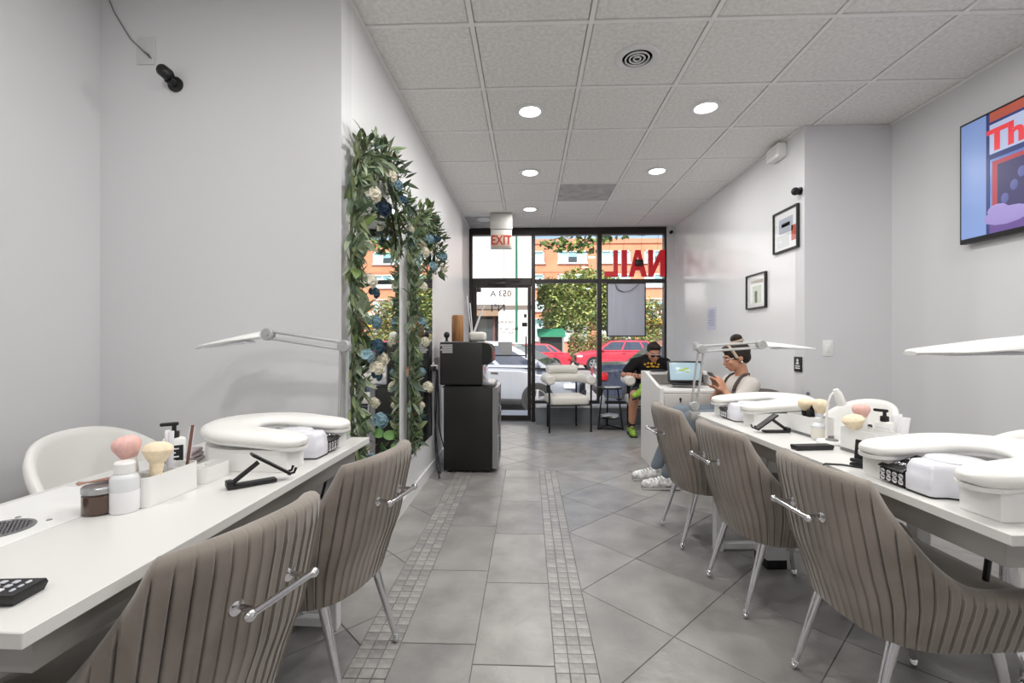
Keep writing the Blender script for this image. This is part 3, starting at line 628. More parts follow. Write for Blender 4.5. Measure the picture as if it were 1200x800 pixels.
# ------------------------------------------------------------------ white technician chairs
def tech_chair(label, x, y, rz, bw=.27):
    t = thing('technician_chair', label, 'chair', (x, y, 0), rz, 'white technician chairs')
    rings = []
    for i in range(25):
        u = -1 + i / 12; a = u * R(88); top = .83 - .22 * abs(u) ** 2.4
        x0, y0 = bw * sin(a), -.22 * cos(a); n_ = Vector((sin(a), -cos(a), 0))
        ring = []
        for z, o in ((.50, -.03), (.60, .0), ((.60 + top) / 2, .02), (top - .03, .03), (top - .006, .024), (top, .012), (top - .006, 0), (top - .03, -.006), ((.6 + top) / 2, -.018), (.6, -.035), (.50, -.06)):
            ring.append(Vector((x0, y0, min(z, top))) + n_ * o + Vector((0, -.06 * max(0, z - .5), 0)))
        rings.append(ring)
    MB().loft(rings).build('backrest', pu, t, ang=60)
    MB().loft([[(k * .27 * cos(q * pi / 14) * 1, k * .225 * sin(q * pi / 14), z) for q in range(28)] for k, z in ((.9, .43), (1, .45), (1, .49), (.93, .51), (.3, .515))]).build('seat', pu, t, ang=60)
    MB().cyl((0, 0, .10), (0, 0, .43), .028).build('column', chrome, t)
    for k in range(5):
        a = 2 * pi * k / 5; d = Vector((cos(a), sin(a), 0))
        MB().tube([d * .02 + Vector((0, 0, .10)), d * .26 + Vector((0, 0, .065))], [.02, .012], 8).ell(d * .26 + Vector((0, 0, .028)), (.026, .026, .028), 10, 6).build('base_arm', chrome, t)
    return t
c_ = tech_chair('white leatherette technician chair behind the left table', -1.51, 1.74, R(-90 + 12), .335)
MB().rbox((-.22, -.10, .63), (.012, .15, .02), .004, rot=(0, 0, R(-20))).build('tan_strap', mat('tan_leather', (176, 152, 130), .6), c_)
tech_chair('white leatherette technician chair behind the right table, by the gooseneck lamp', 1.76, 2.72, R(90))
tech_chair('white leatherette technician chair at the right edge, behind the nearest arm rest', 1.80, 1.80, R(90))
#PART2

# ------------------------------------------------------------------ mirrors with garlands
def mirr(label, y0, y1, z0, z1):
    t = thing('wall_mirror', label, 'mirror', (XM, (y0 + y1) / 2, z0), 0, 'tall frameless wall mirrors')
    hw = (y1 - y0) / 2; hh = z1 - z0
    MB().bb((.003, -hw, 0), (.012, hw, hh)).build('mirror_backing', grym, t)
    MB().loft([[(.012, -hw, 0), (.012, hw, 0), (.012, hw, hh), (.012, -hw, hh)], [(.018, -hw + .001, .001), (.018, hw - .001, .001), (.018, hw - .001, hh - .001), (.018, -hw + .001, hh - .001)]]).build('mirror_glass', mirror, t, flat=True)
mirr('tall frameless mirror nearest the left table', 2.29, 2.985, .40, 2.0)
mirr('tall frameless mirror beside the black fridge', 3.25, 4.02, .345, 2.05)
lfm = [mat('leaf_sage', (150, 164, 136), .6, var=.18, vscale=9), mat('leaf_olive', (130, 144, 100), .6, var=.18, vscale=9), mat('leaf_deep', (92, 114, 86), .55, var=.2, vscale=9), mat('leaf_bluegreen', (136, 160, 152), .6, var=.15, vscale=9), mat('leaf_bright', (130, 158, 84), .55, var=.15, vscale=9), mat('leaf_rust', (146, 112, 88), .6, var=.2, vscale=9)]
petm = {'white': mat('petal_cream', (232, 226, 208), .7, var=.05), 'teal': mat('petal_teal', (62, 92, 110), .65, var=.15), 'blue': mat('petal_dusty_blue', (140, 172, 184), .65, var=.1), 'navy': mat('petal_navy', (34, 58, 82), .65, var=.15)}
def leafmesh(l, w_, m, bend=.25):
    a = MB(); n = 5; vs = []; fs = []
    for i in range(n + 1):
        u = i / n; ww = w_ * (sin(pi * min(1, u ** .8)) + .04) / 2; z = -bend * l * u * u
        vs += [(-ww, l * u, z + ww * .35), (0, l * u, z), (ww, l * u, z + ww * .35)]
    for i in range(n):
        o = i * 3; fs += [(o, o + 1, o + 4, o + 3), (o + 1, o + 2, o + 5, o + 4)]
    return a.add(vs, fs).mesh('leaf', m, 80)
LEAF = []
for m_ in lfm: LEAF.append([leafmesh(.105, .026, m_), leafmesh(.085, .018, m_, .1), leafmesh(.09, .05, m_, .3), leafmesh(.07, .013, m_, .05)])
def rosemesh(r, m):
    a = MB()
    for k in range(17):
        th = k * 2.4; q = k / 16; rr = r * (.15 + .85 * q); z = r * .55 * (1 - q ** 1.6)
        c = Vector((cos(th) * rr * .62, sin(th) * rr * .62, z)); n_ = Vector((cos(th), sin(th), 1.7 - 1.5 * q)).normalized()
        t1 = Vector((-sin(th), cos(th), 0)); t2 = n_.cross(t1); sz = r * (.25 + .38 * q); vs = [c - n_ * sz * .18]
        for j in range(7): aa = 2 * pi * j / 7; vs.append(c + t1 * cos(aa) * sz + t2 * sin(aa) * sz * .85 + n_ * sz * .12)
        a.add(vs, [(0, 1 + j, 1 + (j + 1) % 7) for j in range(7)])
    a.ell((0, 0, r * .2), (r * .55, r * .55, r * .45), 10, 6)
    return a.mesh('flower', m, 60)
ROSE = {k: rosemesh(.045, m) for k, m in petm.items()}
def garland(label, path, flowers, nsingle=295, nstuff=850, rad=.075, big=None):
    rnd = random.Random(len(path) * 31 + len(flowers))
    t = thing('garland', label, 'garland', (XM, 0, 0), 0, 'leafy flower garlands around the mirrors')
    P = [Vector((.036, y - (.05 if y < 2.3 else 0), z)) for y, z in path]; acc = [0]
    for i in range(1, len(P)): acc.append(acc[-1] + (P[i] - P[i - 1]).length)
    def at(u):
        d = u * acc[-1]
        for i in range(1, len(P)):
            if d <= acc[i] or i == len(P) - 1:
                k = (d - acc[i - 1]) / (acc[i] - acc[i - 1]); return P[i - 1].lerp(P[i], k), (P[i] - P[i - 1]).normalized()
    MB().tube(P, .008, 8).build('stem', mat('stem_green', (82, 92, 56), .7), t)
    def xf():
        p, tn = at(rnd.random() if rnd.random() < .88 else rnd.uniform(.58, .85)); ang = rnd.uniform(-100, 100); out = Vector((cos(R(ang)), 0, 0)) + Vector((0, -tn.z, tn.y)) * sin(R(ang))
        along = -tn if rnd.random() < .7 else tn
        if tn.z > .5: along = Vector((0, 0, 1)) if rnd.random() < .45 else Vector((0, 0, -1))
        d = (out * rnd.uniform(.5, 1.1) + along * rnd.uniform(.3, 1.3)).normalized()
        if tn.z > .5: out.y *= .6; d.y *= .55; d.normalize()
        o = p + out * rnd.uniform(.0, rad * (.6 if tn.z > .5 else 1.25))
        q = d.to_track_quat('Y', 'Z') @ Euler((0, rnd.uniform(-1.5, 1.5), 0)).to_quaternion()
        o.x = max(.026, o.x); o.y = max(2.105, o.y); sc = rnd.uniform(.62, 1.12)
        if o.x + d.x * .1 * sc < .03: d.x = abs(d.x); q = d.to_track_quat('Y', 'Z')
        return o, q, sc
    sec = lambda: rnd.choices(range(6), (30, 26, 22, 12, 6, 4))[0]
    for k in range(nsingle):
        o, q, sc = xf(); lf = inst('leaf', LEAF[sec()][rnd.choices(range(4), (5, 4, 2, 2))[0]], t, o); lf.rotation_mode = 'QUATERNION'; lf.rotation_quaternion = q; lf.scale = (sc,) * 3
    st = MB(); mats = lfm[:3]; ids = []
    src = [(leaf, mi) for mi in range(3) for leaf in LEAF[mi][:2]]
    for k in range(nstuff):
        o, q, sc = xf(); me, mi = rnd.choice(src); M = Matrix.Translation(o) @ q.to_matrix().to_4x4() @ Matrix.Scale(sc * .9, 4)
        st.add([M @ v.co for v in me.vertices], [list(p.vertices) for p in me.polygons]); ids += [mi] * len(me.polygons)
    me = st.mesh('leaf_filler', mats, 80); me.polygons.foreach_set('material_index', ids); o = inst('leaf_filler', me, t); o['kind'] = 'stuff'
    for y, z, kind, sc, dx in flowers:
        f = inst('flower', ROSE[kind], t, (.115 + dx, y - (.03 if y < 2.3 else 0), z), (0, R(62), R(-30 + rnd.uniform(-25, 25)))); f.scale = (sc,) * 3; f['label'] = {'white': 'cream', 'teal': 'teal', 'blue': 'dusty blue', 'navy': 'navy blue'}[kind] + ' fabric flower'
    return t
garland('leafy garland with blue and cream flowers around the mirror nearest the left table',
        [(2.19, .30), (2.18, .7), (2.19, 1.1), (2.17, 1.5), (2.18, 1.85), (2.25, 2.05), (2.42, 2.16), (2.66, 2.14), (2.84, 2.02), (2.95, 1.84), (2.97, 1.72)],
        [(2.34, 1.84, 'navy', 1.15, .0), (2.22, 1.87, 'white', 1.2, 0), (2.48, 2.06, 'white', 1.0, 0), (2.6, 2.05, 'blue', .9, .0), (2.66, 1.98, 'teal', .8, .02), (2.9, 1.87, 'white', .7, 0), (2.95, 1.8, 'teal', .7, 0),
         (2.18, 1.45, 'white', 1.0, 0), (2.24, 1.40, 'teal', .8, 0), (2.25, 1.26, 'blue', 1.0, .0), (2.22, 1.14, 'teal', 1.1, .02), (2.27, 1.08, 'white', 1.15, .02), (2.19, 1.04, 'white', .95, .03), (2.15, 1.1, 'blue', .9, 0), (2.28, 1.0, 'teal', .8, 0), (2.24, .87, 'white', .75, 0), (2.27, .78, 'blue', 1.1, .02), (2.22, .6, 'blue', .9, 0), (2.2, 1.62, 'white', .8, -.02)])
garland('leafy garland with pale flowers around the mirror beside the black fridge',
        [(3.20, .42), (3.18, .8), (3.2, 1.2), (3.17, 1.55), (3.2, 1.82), (3.3, 2.02), (3.5, 2.13), (3.75, 2.11), (3.95, 2.0), (4.06, 1.84), (4.08, 1.75)],
        [(3.28, 1.80, 'white', 1.2, 0), (3.45, 1.93, 'blue', 1.1, 0), (3.6, 1.75, 'blue', 1.0, 0), (3.75, 2.0, 'teal', .9, 0), (4.0, 1.9, 'blue', 1.2, 0), (4.05, 1.8, 'white', .8, 0), (3.24, 1.55, 'white', 1.0, 0),
         (3.22, 1.3, 'blue', .9, .0), (3.22, 1.16, 'white', 1.0, .02), (3.2, .95, 'blue', .9, 0), (3.27, .84, 'white', 1.1, .03), (3.2, .72, 'white', .7, 0), (3.24, .62, 'navy', 1.0, .0)], nsingle=295, nstuff=700)
t = thing('leafy_plant', 'small round-leaved green plant hanging behind the far left table corner', 'plant', (-.66, 2.20, .52))
MB().tube([(-.12, 0, -.02), (-.06, -.02, .10), (0, -.03, .17)], .004, 6).tube([(-.06, -.02, .1), (.03, -.05, .13)], .003, 6).build('stem', mat('stem_green', (82, 92, 56), .7), t)
for k, (x, y, z, a) in enumerate(((0, -.03, .20, .3), (.035, -.05, .14, 1.2), (-.02, -.05, .15, 2.2), (-.05, -.03, .21, .0), (.01, -.02, .09, 3.1))):
    q = [(.027 * cos(2 * pi * i / 10), .024 * sin(2 * pi * i / 10), -.006 * cos(4 * pi * i / 10)) for i in range(10)]
    MB().add([(0, 0, .004)] + q, [(0, 1 + i, 1 + (i + 1) % 10) for i in range(10)]).build('leaf', mat('leaf_round', (84, 128, 58), .45, var=.12), t, (x, y, z), (1.1, .3, a))

# ------------------------------------------------------------------ fridge and machine by the left wall
t = thing('fridge', 'black under-counter fridge with a steel-framed glass door beside the mirrors', 'fridge', (-.755, 4.07, 0))
MB().rbox((.22, .24, .385), (.43, .48, .73), .006).build('cabinet', blkwood, t)
MB().rbox((.215, .24, .755), (.44, .48, .012), .002).build('top_panel', blkp, t)
d = MB()
for a, b in (((.438, 0, .04), (.485, .05, .755)), ((.438, .43, .04), (.485, .48, .755)), ((.438, .05, .04), (.485, .43, .09)), ((.438, .05, .70), (.485, .43, .755))): d.bb(a, b)
d.build('door', steel, t); MB().bb((.45, .05, .09), (.475, .43, .70)).build('door_glass', mat('dark_glass', (20, 21, 24), .08), t)
MB().tube([(.485, .03, .60), (.505, .03, .59), (.505, .03, .33), (.485, .03, .32)], .008, 8).build('door_handle', chrome, t)
for y in (.04, .44): MB().cyl((.05, y, 0), (.05, y, .03), .015).cyl((.40, y, 0), (.40, y, .03), .015).build('foot', blkp, t)
t = thing('ice_maker', 'black countertop water machine standing on the fridge', 'machine', (-.79, 4.10, .7615))
MB().rbox((.19, .21, .20), (.38, .42, .385), .012, 3).build('housing', mat('machine_black', (36, 34, 34), .45), t)
MB().loft([[(.375, y, .39), (.44, y, .375), (.465, y, .33), (.465, y, .22), (.43, y, .19), (.375, y, .19)] for y in (.004, .416)]).build('spout_head', blkp, t)
MB().rbox((.385, .21, .10), (.02, .38, .19), .004).build('splash_panel', chrome, t); MB().rbox((.435, .21, .016), (.11, .40, .03), .006).build('drip_tray', steel, t)
MB().rbox((.467, .21, .27), (.006, .20, .07), .002).build('control_panel', mat('panel_red', (150, 60, 60), .3), t)
for k in range(4): MB().bb((.008 + .014 * (k % 2), -.0015, .355 - .02 * k), (.115, .001, .372 - .02 * k)).build('vent_strip', mat('label_silver', (188, 188, 190), .5), t)
t = thing('wooden_cylinder', 'brown wood-grained cylinder standing on the black machine', 'container', (-.655, 4.27, 1.157))
MB().lathe((0, 0, 0), [(.052, 0), (.054, .005), (.056, .13)], 24).build('body', wood, t); MB().lathe((0, 0, .13), [(.056, 0), (.054, .10), (.046, .115), (.001, .117)], 24).build('lid', wood, t)
t = thing('reed_diffuser', 'white reed diffuser with pale sticks on the black machine', 'diffuser', (-.50, 4.28, 1.157))
MB().rbox((.03, 0, .045), (.16, .12, .09), .03, 3).build('vessel', boucle, t)
for (a, b) in (((-.03, 0, .08), (-.07, .01, .42)), ((-.02, .01, .08), (-.045, .03, .36)), ((.0, 0, .08), (.11, .02, .40)), ((-.01, -.01, .08), (.06, -.02, .27))): MB().tube([a, b], .0045, 6).build('reed', paper, t)
t = thing('webcam', 'small black camera on a stalk on the black machine', 'camera', (-.745, 4.2, 1.157)); MB().ell((0, 0, .06), (.028, .028, .03)).build('camera_ball', blkp, t); MB().cyl((0, 0, 0), (0, 0, .035), .012).lathe((0, 0, 0), [(.025, 0), (.022, .006)], 14).build('stalk', blkp, t)
t = thing('wall_socket', 'white wall socket bracket with plugs, left of the black machine', 'socket', (XM, 4.075, .93))
MB().rbox((.008, 0, 0), (.014, .12, .08), .004).build('plate', trimw, t); MB().rbox((.03, -.02, -.01), (.035, .04, .045), .006).build('plug', blkp, t); MB().rbox((.03, .03, .0), (.035, .035, .04), .006).build('plug', whp, t)
for k, (pts, lb) in enumerate((([(.045, -.02, -.03), (.05, -.01, -.25), (.03, 0, -.6), (.06, -.06, -.85), (.11, -.2, -.92)], 'black power cord hanging from the socket and trailing forward'), ([(.045, .03, -.02), (.055, .05, -.3), (.05, .10, -.55), (.10, .055, -.72)], 'black power cord looping from the socket towards the fridge'), ([(.045, .0, -.03), (.035, -.03, -.4), (.045, .03, -.75), (.09, -.05, -.926), (.05, .03, -.926)], 'black power cord coiled at the floor by the fridge'))):
    P_ = [Vector(p) + Vector((XM, 4.075, .93)) for p in pts]; Q = []
    for i in range(len(P_) - 1):
        p0, p1, p2, p3 = P_[max(0, i - 1)], P_[i], P_[i + 1], P_[min(len(P_) - 1, i + 2)]
        for u in (0, .25, .5, .75): Q.append(.5 * ((2 * p1) + (p2 - p0) * u + (2 * p0 - 5 * p1 + 4 * p2 - p3) * u * u + (3 * p1 - p0 - 3 * p2 + p3) * u ** 3))
    for q in Q: q.x = max(q.x, XM + .02); q.z = max(q.z, .006)
    tag(MB().tube(Q + [P_[-1]], .0055, 7).build('power_cord', blkp), lb, 'cord')

# ------------------------------------------------------------------ waiting corner
def roll(pts, r, m=None, n=14):
    P = [Vector(p) for p in pts]; rr = [r] * len(P)
    P = [P[0] + (P[0] - P[1]).normalized() * r * .25] + P + [P[-1] + (P[-1] - P[-2]).normalized() * r * .25]
    return MB().tube(P, [r * .72] + rr + [r * .72], n)
def lounge(label, x, y, rz):
    t = thing('lounge_chair', label, 'chair', (x, y, 0), rz, 'white boucle lounge chairs')
    MB().rbox((0, -.02, .40), (.50, .46, .115), .035, 3).build('seat', boucle, t)
    U = [(-.265, -.27, .665)] + [(-.265, -.10, .665)] + [(-.265 * cos(R(a)), .03 + .20 * sin(R(a)), .665) for a in range(10, 180, 16)] + [(.265, -.10, .665), (.265, -.27, .665)]
    roll(U, .062).build('arm_roll', boucle, t)
    roll([(-.20, .17, .775), (-.08, .215, .78), (.08, .215, .78), (.20, .17, .775)], .055).build('backrest', boucle, t)
    for sx in (-1, 1):
        MB().cyl((sx * .272, -.235, 0), (sx * .272, -.235, .63), .012).build('leg', blkm, t); MB().cyl((sx * .20, .20, 0), (sx * .20, .20, .64), .012).build('leg', blkm, t)
    f = MB()
    for a, b in (((-.272, -.235, .345), (.272, -.235, .345)), ((-.20, .2, .345), (.2, .2, .345)), ((-.272, -.235, .345), (-.2, .2, .345)), ((.272, -.235, .345), (.2, .2, .345))): f.cyl(a, b, .009)
    f.build('frame', blkm, t)
    return t
lounge('empty white boucle lounge chair with black legs by the window', .49, 6.13, R(10))
lounge('white boucle lounge chair the man in black sits in', 1.53, 6.06, R(0))
t = thing('side_table', 'round black side table with a lower shelf between the lounge chairs', 'table', (1.065, 6.15, 0))
MB().lathe((0, 0, .535), [(.01, 0), (.165, 0), (.172, .008), (.17, .018), (.01, .018)], 36).build('tabletop', blkm, t)
for k in range(3):
    a = R(90 + 120 * k); c_, s_ = cos(a), sin(a); MB().tube([(c_ * .115, s_ * .115, .536), (c_ * .185, s_ * .185, .006)], .010, 8).build('leg', blkm, t)
    b_ = R(210 + 120 * k); MB().tube([(c_ * .18, s_ * .18, .02), (cos(b_) * .18, sin(b_) * .18, .02)], .008, 6).build('stretcher', blkm, t)
MB().lathe((0, 0, .15), [(.01, 0), (.15, 0), (.155, .008), (.01, .012)], 30).build('shelf', blkm, t)
for k in range(5):
    t2 = thing('magazine', ['bottom magazine on the side table shelf', 'second magazine from the bottom on the side table shelf', 'middle magazine on the side table shelf', 'second magazine from the top on the side table shelf', 'topmost magazine on the side table shelf'][k], 'magazine', (1.065, 6.14, .1635 + .007 * k), .35 * k - .5, 'magazines on the side table shelf')
    MB().rbox((0, 0, .003), (.20, .145, .0055), .001, 1).build('pages', paper, t2); MB().bb((-.098, -.071, .0056), (.098, .071, .0062)).build('cover', mat('cover_%d' % (k % 3), ((206, 204, 206), (170, 160, 168), (186, 192, 198))[k % 3], .35), t2)
t = thing('flyer_stack', 'flat pale leaflet lying on the black side table', 'leaflet', (1.10, 6.12, .5535)); MB().bb((-.10, -.05, 0), (.04, .05, .003)).build('sheet', paper, t); MB().bb((-.02, -.03, .003), (.10, .05, .006)).build('sheet', paper, t)
lath('sanitiser_bottle', 'small clear bottle on the window ledge behind the side table', 'bottle', (1.04, 6.56, .263), [('body', [(.035, 0), (.038, .006), (.038, .10), (.02, .13)], mat('frosted', (220, 222, 224), .15, spec=.7)), ('cap', [(.016, .13), (.016, .16), (.001, .161)], whp)])

# ------------------------------------------------------------------ reception desk
lam = mat('laminate_white', (228, 226, 224), .4); lamw = mat('laminate_front', (206, 202, 198), .45)
t = thing('reception_desk', 'white reception desk with sloping end panels and drawers', 'desk', (1.13, 4.02, 0))
def endp(x0, x1): MB().prism([(0, 0), (.68, 0), (.68, .865), (.52, .865), (.47, .85), (.10, .765), (0, .755)], x0, x1, 'x').build('end_panel', lam, t)
endp(0, .03); endp(.60, .63)
MB().bb((.03, .64, 0), (.60, .68, .865)).build('front_panel', lamw, t); MB().bb((.03, .50, .84), (.60, .68, .86)).build('counter_top', lam, t)
MB().bb((.03, .03, .715), (.60, .64, .735)).build('work_surface', lam, t)
for k in range(2):
    x0 = .035 + k * .285; dw = MB().rbox((x0 + .139, .02, .635), (.278, .02, .15), .003).build('drawer', lamw, t); MB().lathe((x0 + .139, .008, .665), [(.010, 0), (.008, .006), (.001, .007)], 12, (0, -1, 0)).bb((x0 + .134, .0, .64), (x0 + .144, .006, .665)).build('drawer_key', blkp, dw)
MB().bb((.03, .03, .56), (.60, .5, .575)).build('drawer_floor', lamw, t)
t = thing('card_reader', 'black card reader lying on the reception counter', 'card reader', (1.265, 4.575, .8655)); MB().rbox((0, 0, .007), (.15, .07, .014), .004).build('case', blkp, t); MB().rbox((0, 0, .0145), (.12, .045, .002), .0008).build('screen', dkg, t)
t = thing('pos_screen', 'black touch screen till with a pale blue display on the reception desk', 'monitor', (1.44, 4.30, .755), R(-6))
MB().rbox((0, .06, .012), (.24, .17, .024), .005).build('base', blkp, t); MB().rbox((0, .07, .08), (.10, .03, .14), .006, rot=(-.25, 0, 0)).build('stand', blkp, t)
rt = Euler((-.32, 0, 0)).to_matrix(); MB().rbox((0, .03, .125), (.31, .022, .20), .006, rot=rt).build('bezel', blkp, t)
sc = MB().rbox(Vector((0, .03, .125)) + rt @ Vector((0, -.0118, 0)), (.275, .002, .165), .0005, rot=rt).build('screen', mat('pos_display', (150, 172, 182), .2, emit=(150, 176, 188), estr=.35), t)
lg = mat('logo_lime', (150, 170, 40), .4, emit=(160, 180, 40), estr=.3)
for (x, z, rx, rz_) in ((-.03, .012, .030, .008), (.008, .026, .024, .008), (.02, -.004, .016, .007)): MB().ell(Vector((0, .03, .125)) + rt @ Vector((x, -.0130, z)), (rx, .0008, rz_), 14, 6, (-.32, 0, 0)).build('logo', lg, sc)
MB().tube([(.34 + 1.13 - 1.44, .02, .01), (.26, -.02, .004), (.30, .05, .004)], .003, 6).build('cable', blkp, t)

# ------------------------------------------------------------------ television and wall pieces
t = thing('television', 'wall television high on the right wall', 'television', (XR + .03, 2.44, 2.125))
TW, TH = 1.03, .715
MB().rbox((-.065, 0, 0), (.035, TW + .02, TH + .02), .004).build('tv_case', blkp, t); MB().rbox((-.025, 0, 0), (.05, .4, .3), .005).build('tv_mount', blkp, t)
sc = MB().bb((-.0840, -TW / 2 + .004, -TH / 2 + .018), (-.0828, TW / 2 - .004, TH / 2 - .004)).build('screen', mat('tv_base', (90, 110, 168), .2, emit=(92, 112, 170), estr=.55), t)
def em(n, c, k=.30): return mat(n, c, .3, emit=c, estr=k)
def px(name, y0, y1, z0, z1, m, d=0): return MB().bb((-.0852 - d, y0, z0), (-.0840 - d, y1, z1)).build(name, m, sc)
h2 = TW / 2 - .004; zt, zb = TH / 2 - .004, -TH / 2 + .018
px('picture', h2 - .155, h2, zb, zt, em('tv_blue', (126, 152, 206))); px('picture', h2 - .175, h2 - .155, zb, zt, em('tv_navy', (34, 52, 112)))
px('picture', -h2, h2 - .175, .30, zt, em('tv_orange', (178, 84, 66))); px('picture', -h2, h2 - .175, .285, .30, em('tv_navy', (34, 52, 112)))
px('picture', -h2, h2 - .175, .115, .285, em('tv_pale', (178, 190, 222))); px('picture', -h2, h2 - .175, .085, .115, em('tv_navy', (34, 52, 112)))
px('picture', -h2, h2 - .19, .045, .07, em('tv_redframe', (168, 60, 72))); px('picture', h2 - .22, h2 - .19, zb + .05, .045, em('tv_redframe', (168, 60, 72)))
px('picture', -h2, h2 - .22, zb + .10, .045, em('tv_dark', (52, 48, 96))); px('picture', -h2, h2 - .175, zb, zb + .10, em('tv_violet', (98, 72, 140)))
for y, z in ((.20, -.10), (.16, -.04), (.25, -.16), (.1, -.12)): MB().ell((-.0855, y, z), (.0008, .022, .03), 10, 6).build('picture', em('tv_figure', (86, 92, 150)), sc)
MB().ell((-.0858, .24, -.255), (.0008, .13, .05), 20, 6).ell((-.0858, .29, -.215), (.0008, .06, .035), 16, 6).build('picture', em('tv_car', (150, 136, 196)), sc)
text('picture_lettering', 'The', .17, em('tv_red', (196, 48, 56), .7), sc, (-.0868, .20, .185), (pi / 2, 0, -pi / 2), .0004, .006, sx=1.1)
for k, s_ in enumerate(('I know', 'than')): text('caption', s_, .055, em('tv_white', (226, 224, 234), .8), sc, (-.0875, .135, -.175 - .062 * k), (pi / 2, 0, -pi / 2), .0004, .0006, ax='LEFT')
text('maker_mark', '~', .03, grym, t, (-.083, .1, -TH / 2 + .004), (pi / 2, 0, -pi / 2))
def frame_pic(label, y, z, hw, hh, shapes):
    t = thing('framed_picture', label, 'picture', (XR2, y, z), 0, 'framed pictures on the right wall')
    f = MB(); b = .012
    for a, c in (((-.024, -hw, -hh), (-.002, -hw + b, hh)), ((-.024, hw - b, -hh), (-.002, hw, hh)), ((-.024, -hw + b, -hh), (-.002, hw - b, -hh + b)), ((-.024, -hw + b, hh - b), (-.002, hw - b, hh))): f.bb(a, c)
    f.build('frame', blkp, t); pr = MB().bb((-.010, -hw + b, -hh + b), (-.004, hw - b, hh - b)).build('print', paper, t)
    for y0, y1, z0, z1, m in shapes: MB().bb((-.0112, y0, z0), (-.0100, y1, z1)).build('print_shape', m, pr)
    MB().bb((-.018, -hw + b, -hh + b), (-.016, hw - b, hh - b)).build('glazing', glass, t)
    return t
gy = mat('print_grey', (178, 184, 196), .7); t = frame_pic('upper framed print with grey and red shapes near the corner', 3.805, 2.055, .178, .168, [(-.10, .10, -.02, .10, gy), (-.14, -.08, -.10, .02, mat('print_red', (190, 84, 70), .7)), (-.05, .13, -.13, -.03, mat('print_white', (214, 216, 220), .7)), (-.06, .06, .03, .06, mat('print_slate', (120, 130, 150), .7))])
frame_pic('lower framed print in pale green beyond the grey one', 4.29, 1.615, .18, .158, [(-.09, .07, -.11, .05, mat('print_green', (196, 206, 184), .7)), (-.12, .10, .07, .10, mat('print_fawn', (206, 200, 188), .7)), (-.02, .03, -.10, .0, mat('print_sage', (168, 184, 156), .7))])
t = thing('notice_paper', 'pale notice sheet taped to the right wall beyond the pictures', 'notice', (XR2, 5.34, 1.415)); MB().bb((-.003, -.125, -.125), (-.001, .125, .125)).build('sheet', mat('notice_lilac', (204, 204, 222), .8), t)
for k in range(7): MB().bb((-.0042, -.08, .085 - .027 * k), (-.003, .06 + .02 * (k % 3), .094 - .027 * k)).build('print_line', mat('notice_ink', (160, 160, 184), .8), t)
t = thing('wall_sign', 'small black pictogram sign at the right wall corner', 'sign', (XR2, 3.645, .985)); MB().rbox((-.005, 0, 0), (.008, .10, .115), .002).build('plate', blkp, t)
MB().lathe((-.0095, 0, .030), [(.013, 0), (.012, .001), (.001, .001)], 16, (-1, 0, 0)).prism([(-.022, 0), (.022, 0), (.012, .016), (-.012, .016)], -.0105, -.0092, 'x').build('pictogram', whp, t)
for k in range(2): MB().bb((-.0102, -.03, -.018 - .016 * k), (-.009, .03, -.010 - .016 * k)).build('sign_line', whp, t)
t = thing('light_switch', 'white light switch on the wall return right of the pictures', 'switch', (2.251, YB, 1.11)); MB().rbox((0, -.004, 0), (.075, .008, .12), .003).build('plate', whp, t); MB().rbox((0, -.009, 0), (.03, .006, .06), .002).build('rocker', whp, t)
t = thing('wall_hook', 'tiny dark hook low on the wall return', 'hook', (2.105, YB, .77)); MB().lathe((0, -.001, 0), [(.012, 0), (.012, .006), (.005, .02)], 12, (0, -1, 0)).build('knob', grym, t)
t = thing('wall_outlet', 'white outlet plate on the far right wall behind the lamp', 'outlet', (XR2, 5.82, 1.10)); MB().rbox((-.004, 0, 0), (.008, .20, .10), .003).build('plate', trimw, t); MB().rbox((-.02, -.07, .01), (.03, .03, .03), .004).build('plug', whp, t)
t = thing('chime_box', 'white box fixed high on the right wall under the ceiling', 'alarm', (XR2, 3.90, 2.71)); MB().rbox((-.035, 0, 0), (.07, .19, .11), .008).build('case', whp, t); MB().bb((-.0715, -.07, -.03), (-.070, .07, .03)).build('grille', trimw, t)
def dome(label, loc, axis, s_=1):
    t = thing('security_camera', label, 'camera', loc); a = Vector(axis).normalized()
    MB().lathe((0, 0, 0), [(.03 * s_, 0), (.03 * s_, .008), (.012 * s_, .012), (.012 * s_, .03)], 16, a).build('mount', blkp, t)
    b = a * .045 * s_; MB().ell(b, (.03 * s_, .03 * s_, .03 * s_)).build('camera_ball', blkp, t)
    c = b + Vector((-.3, -.6, -.4)) * .04 * s_; MB().cyl(b, c, .02 * s_).build('lens_hood', blkp, t); MB().ell(c, (.012 * s_,) * 3, 10, 6).build('lens', mat('dark_glass', (20, 21, 24), .08), t)
dome('small black camera high on the right wall by the corner', (XR2, 3.62, 2.31), (-1, -.2, -.1))
dome('tiny black camera at the top of the window wall corner', (2.02, 6.655, 2.70), (0, -1, 0), .8)
t = thing('security_camera', 'black oval camera on the left return wall', 'camera', (-1.665, YA, 2.385))
MB().lathe((.03, -.0, -.03), [(.035, 0), (.035, .008), (.018, .012), (.018, .05)], 18, (0, -1, 0)).build('mount', blkp, t)
MB().tube([(.0, -.060, .014), (.008, -.058, .008), (.036, -.053, -.015), (.046, -.05, -.024)], [.020, .027, .027, .019], 20).build('camera_body', blkp, t); MB().lathe((-.0013, -.0605, .0152), [(.015, 0), (.013, .003), (.001, .004)], 18, (-.8, -.25, .5)).build('lens', mat('dark_glass', (20, 21, 24), .08), t)
t = thing('junction_plate', 'white junction plate with frayed wires on the left return wall', 'wall plate', (-1.777, YA, 2.513)); MB().rbox((0, -.003, 0), (.088, .006, .125), .002).build('plate', mat('plate_grey', (206, 206, 207), .5), t)
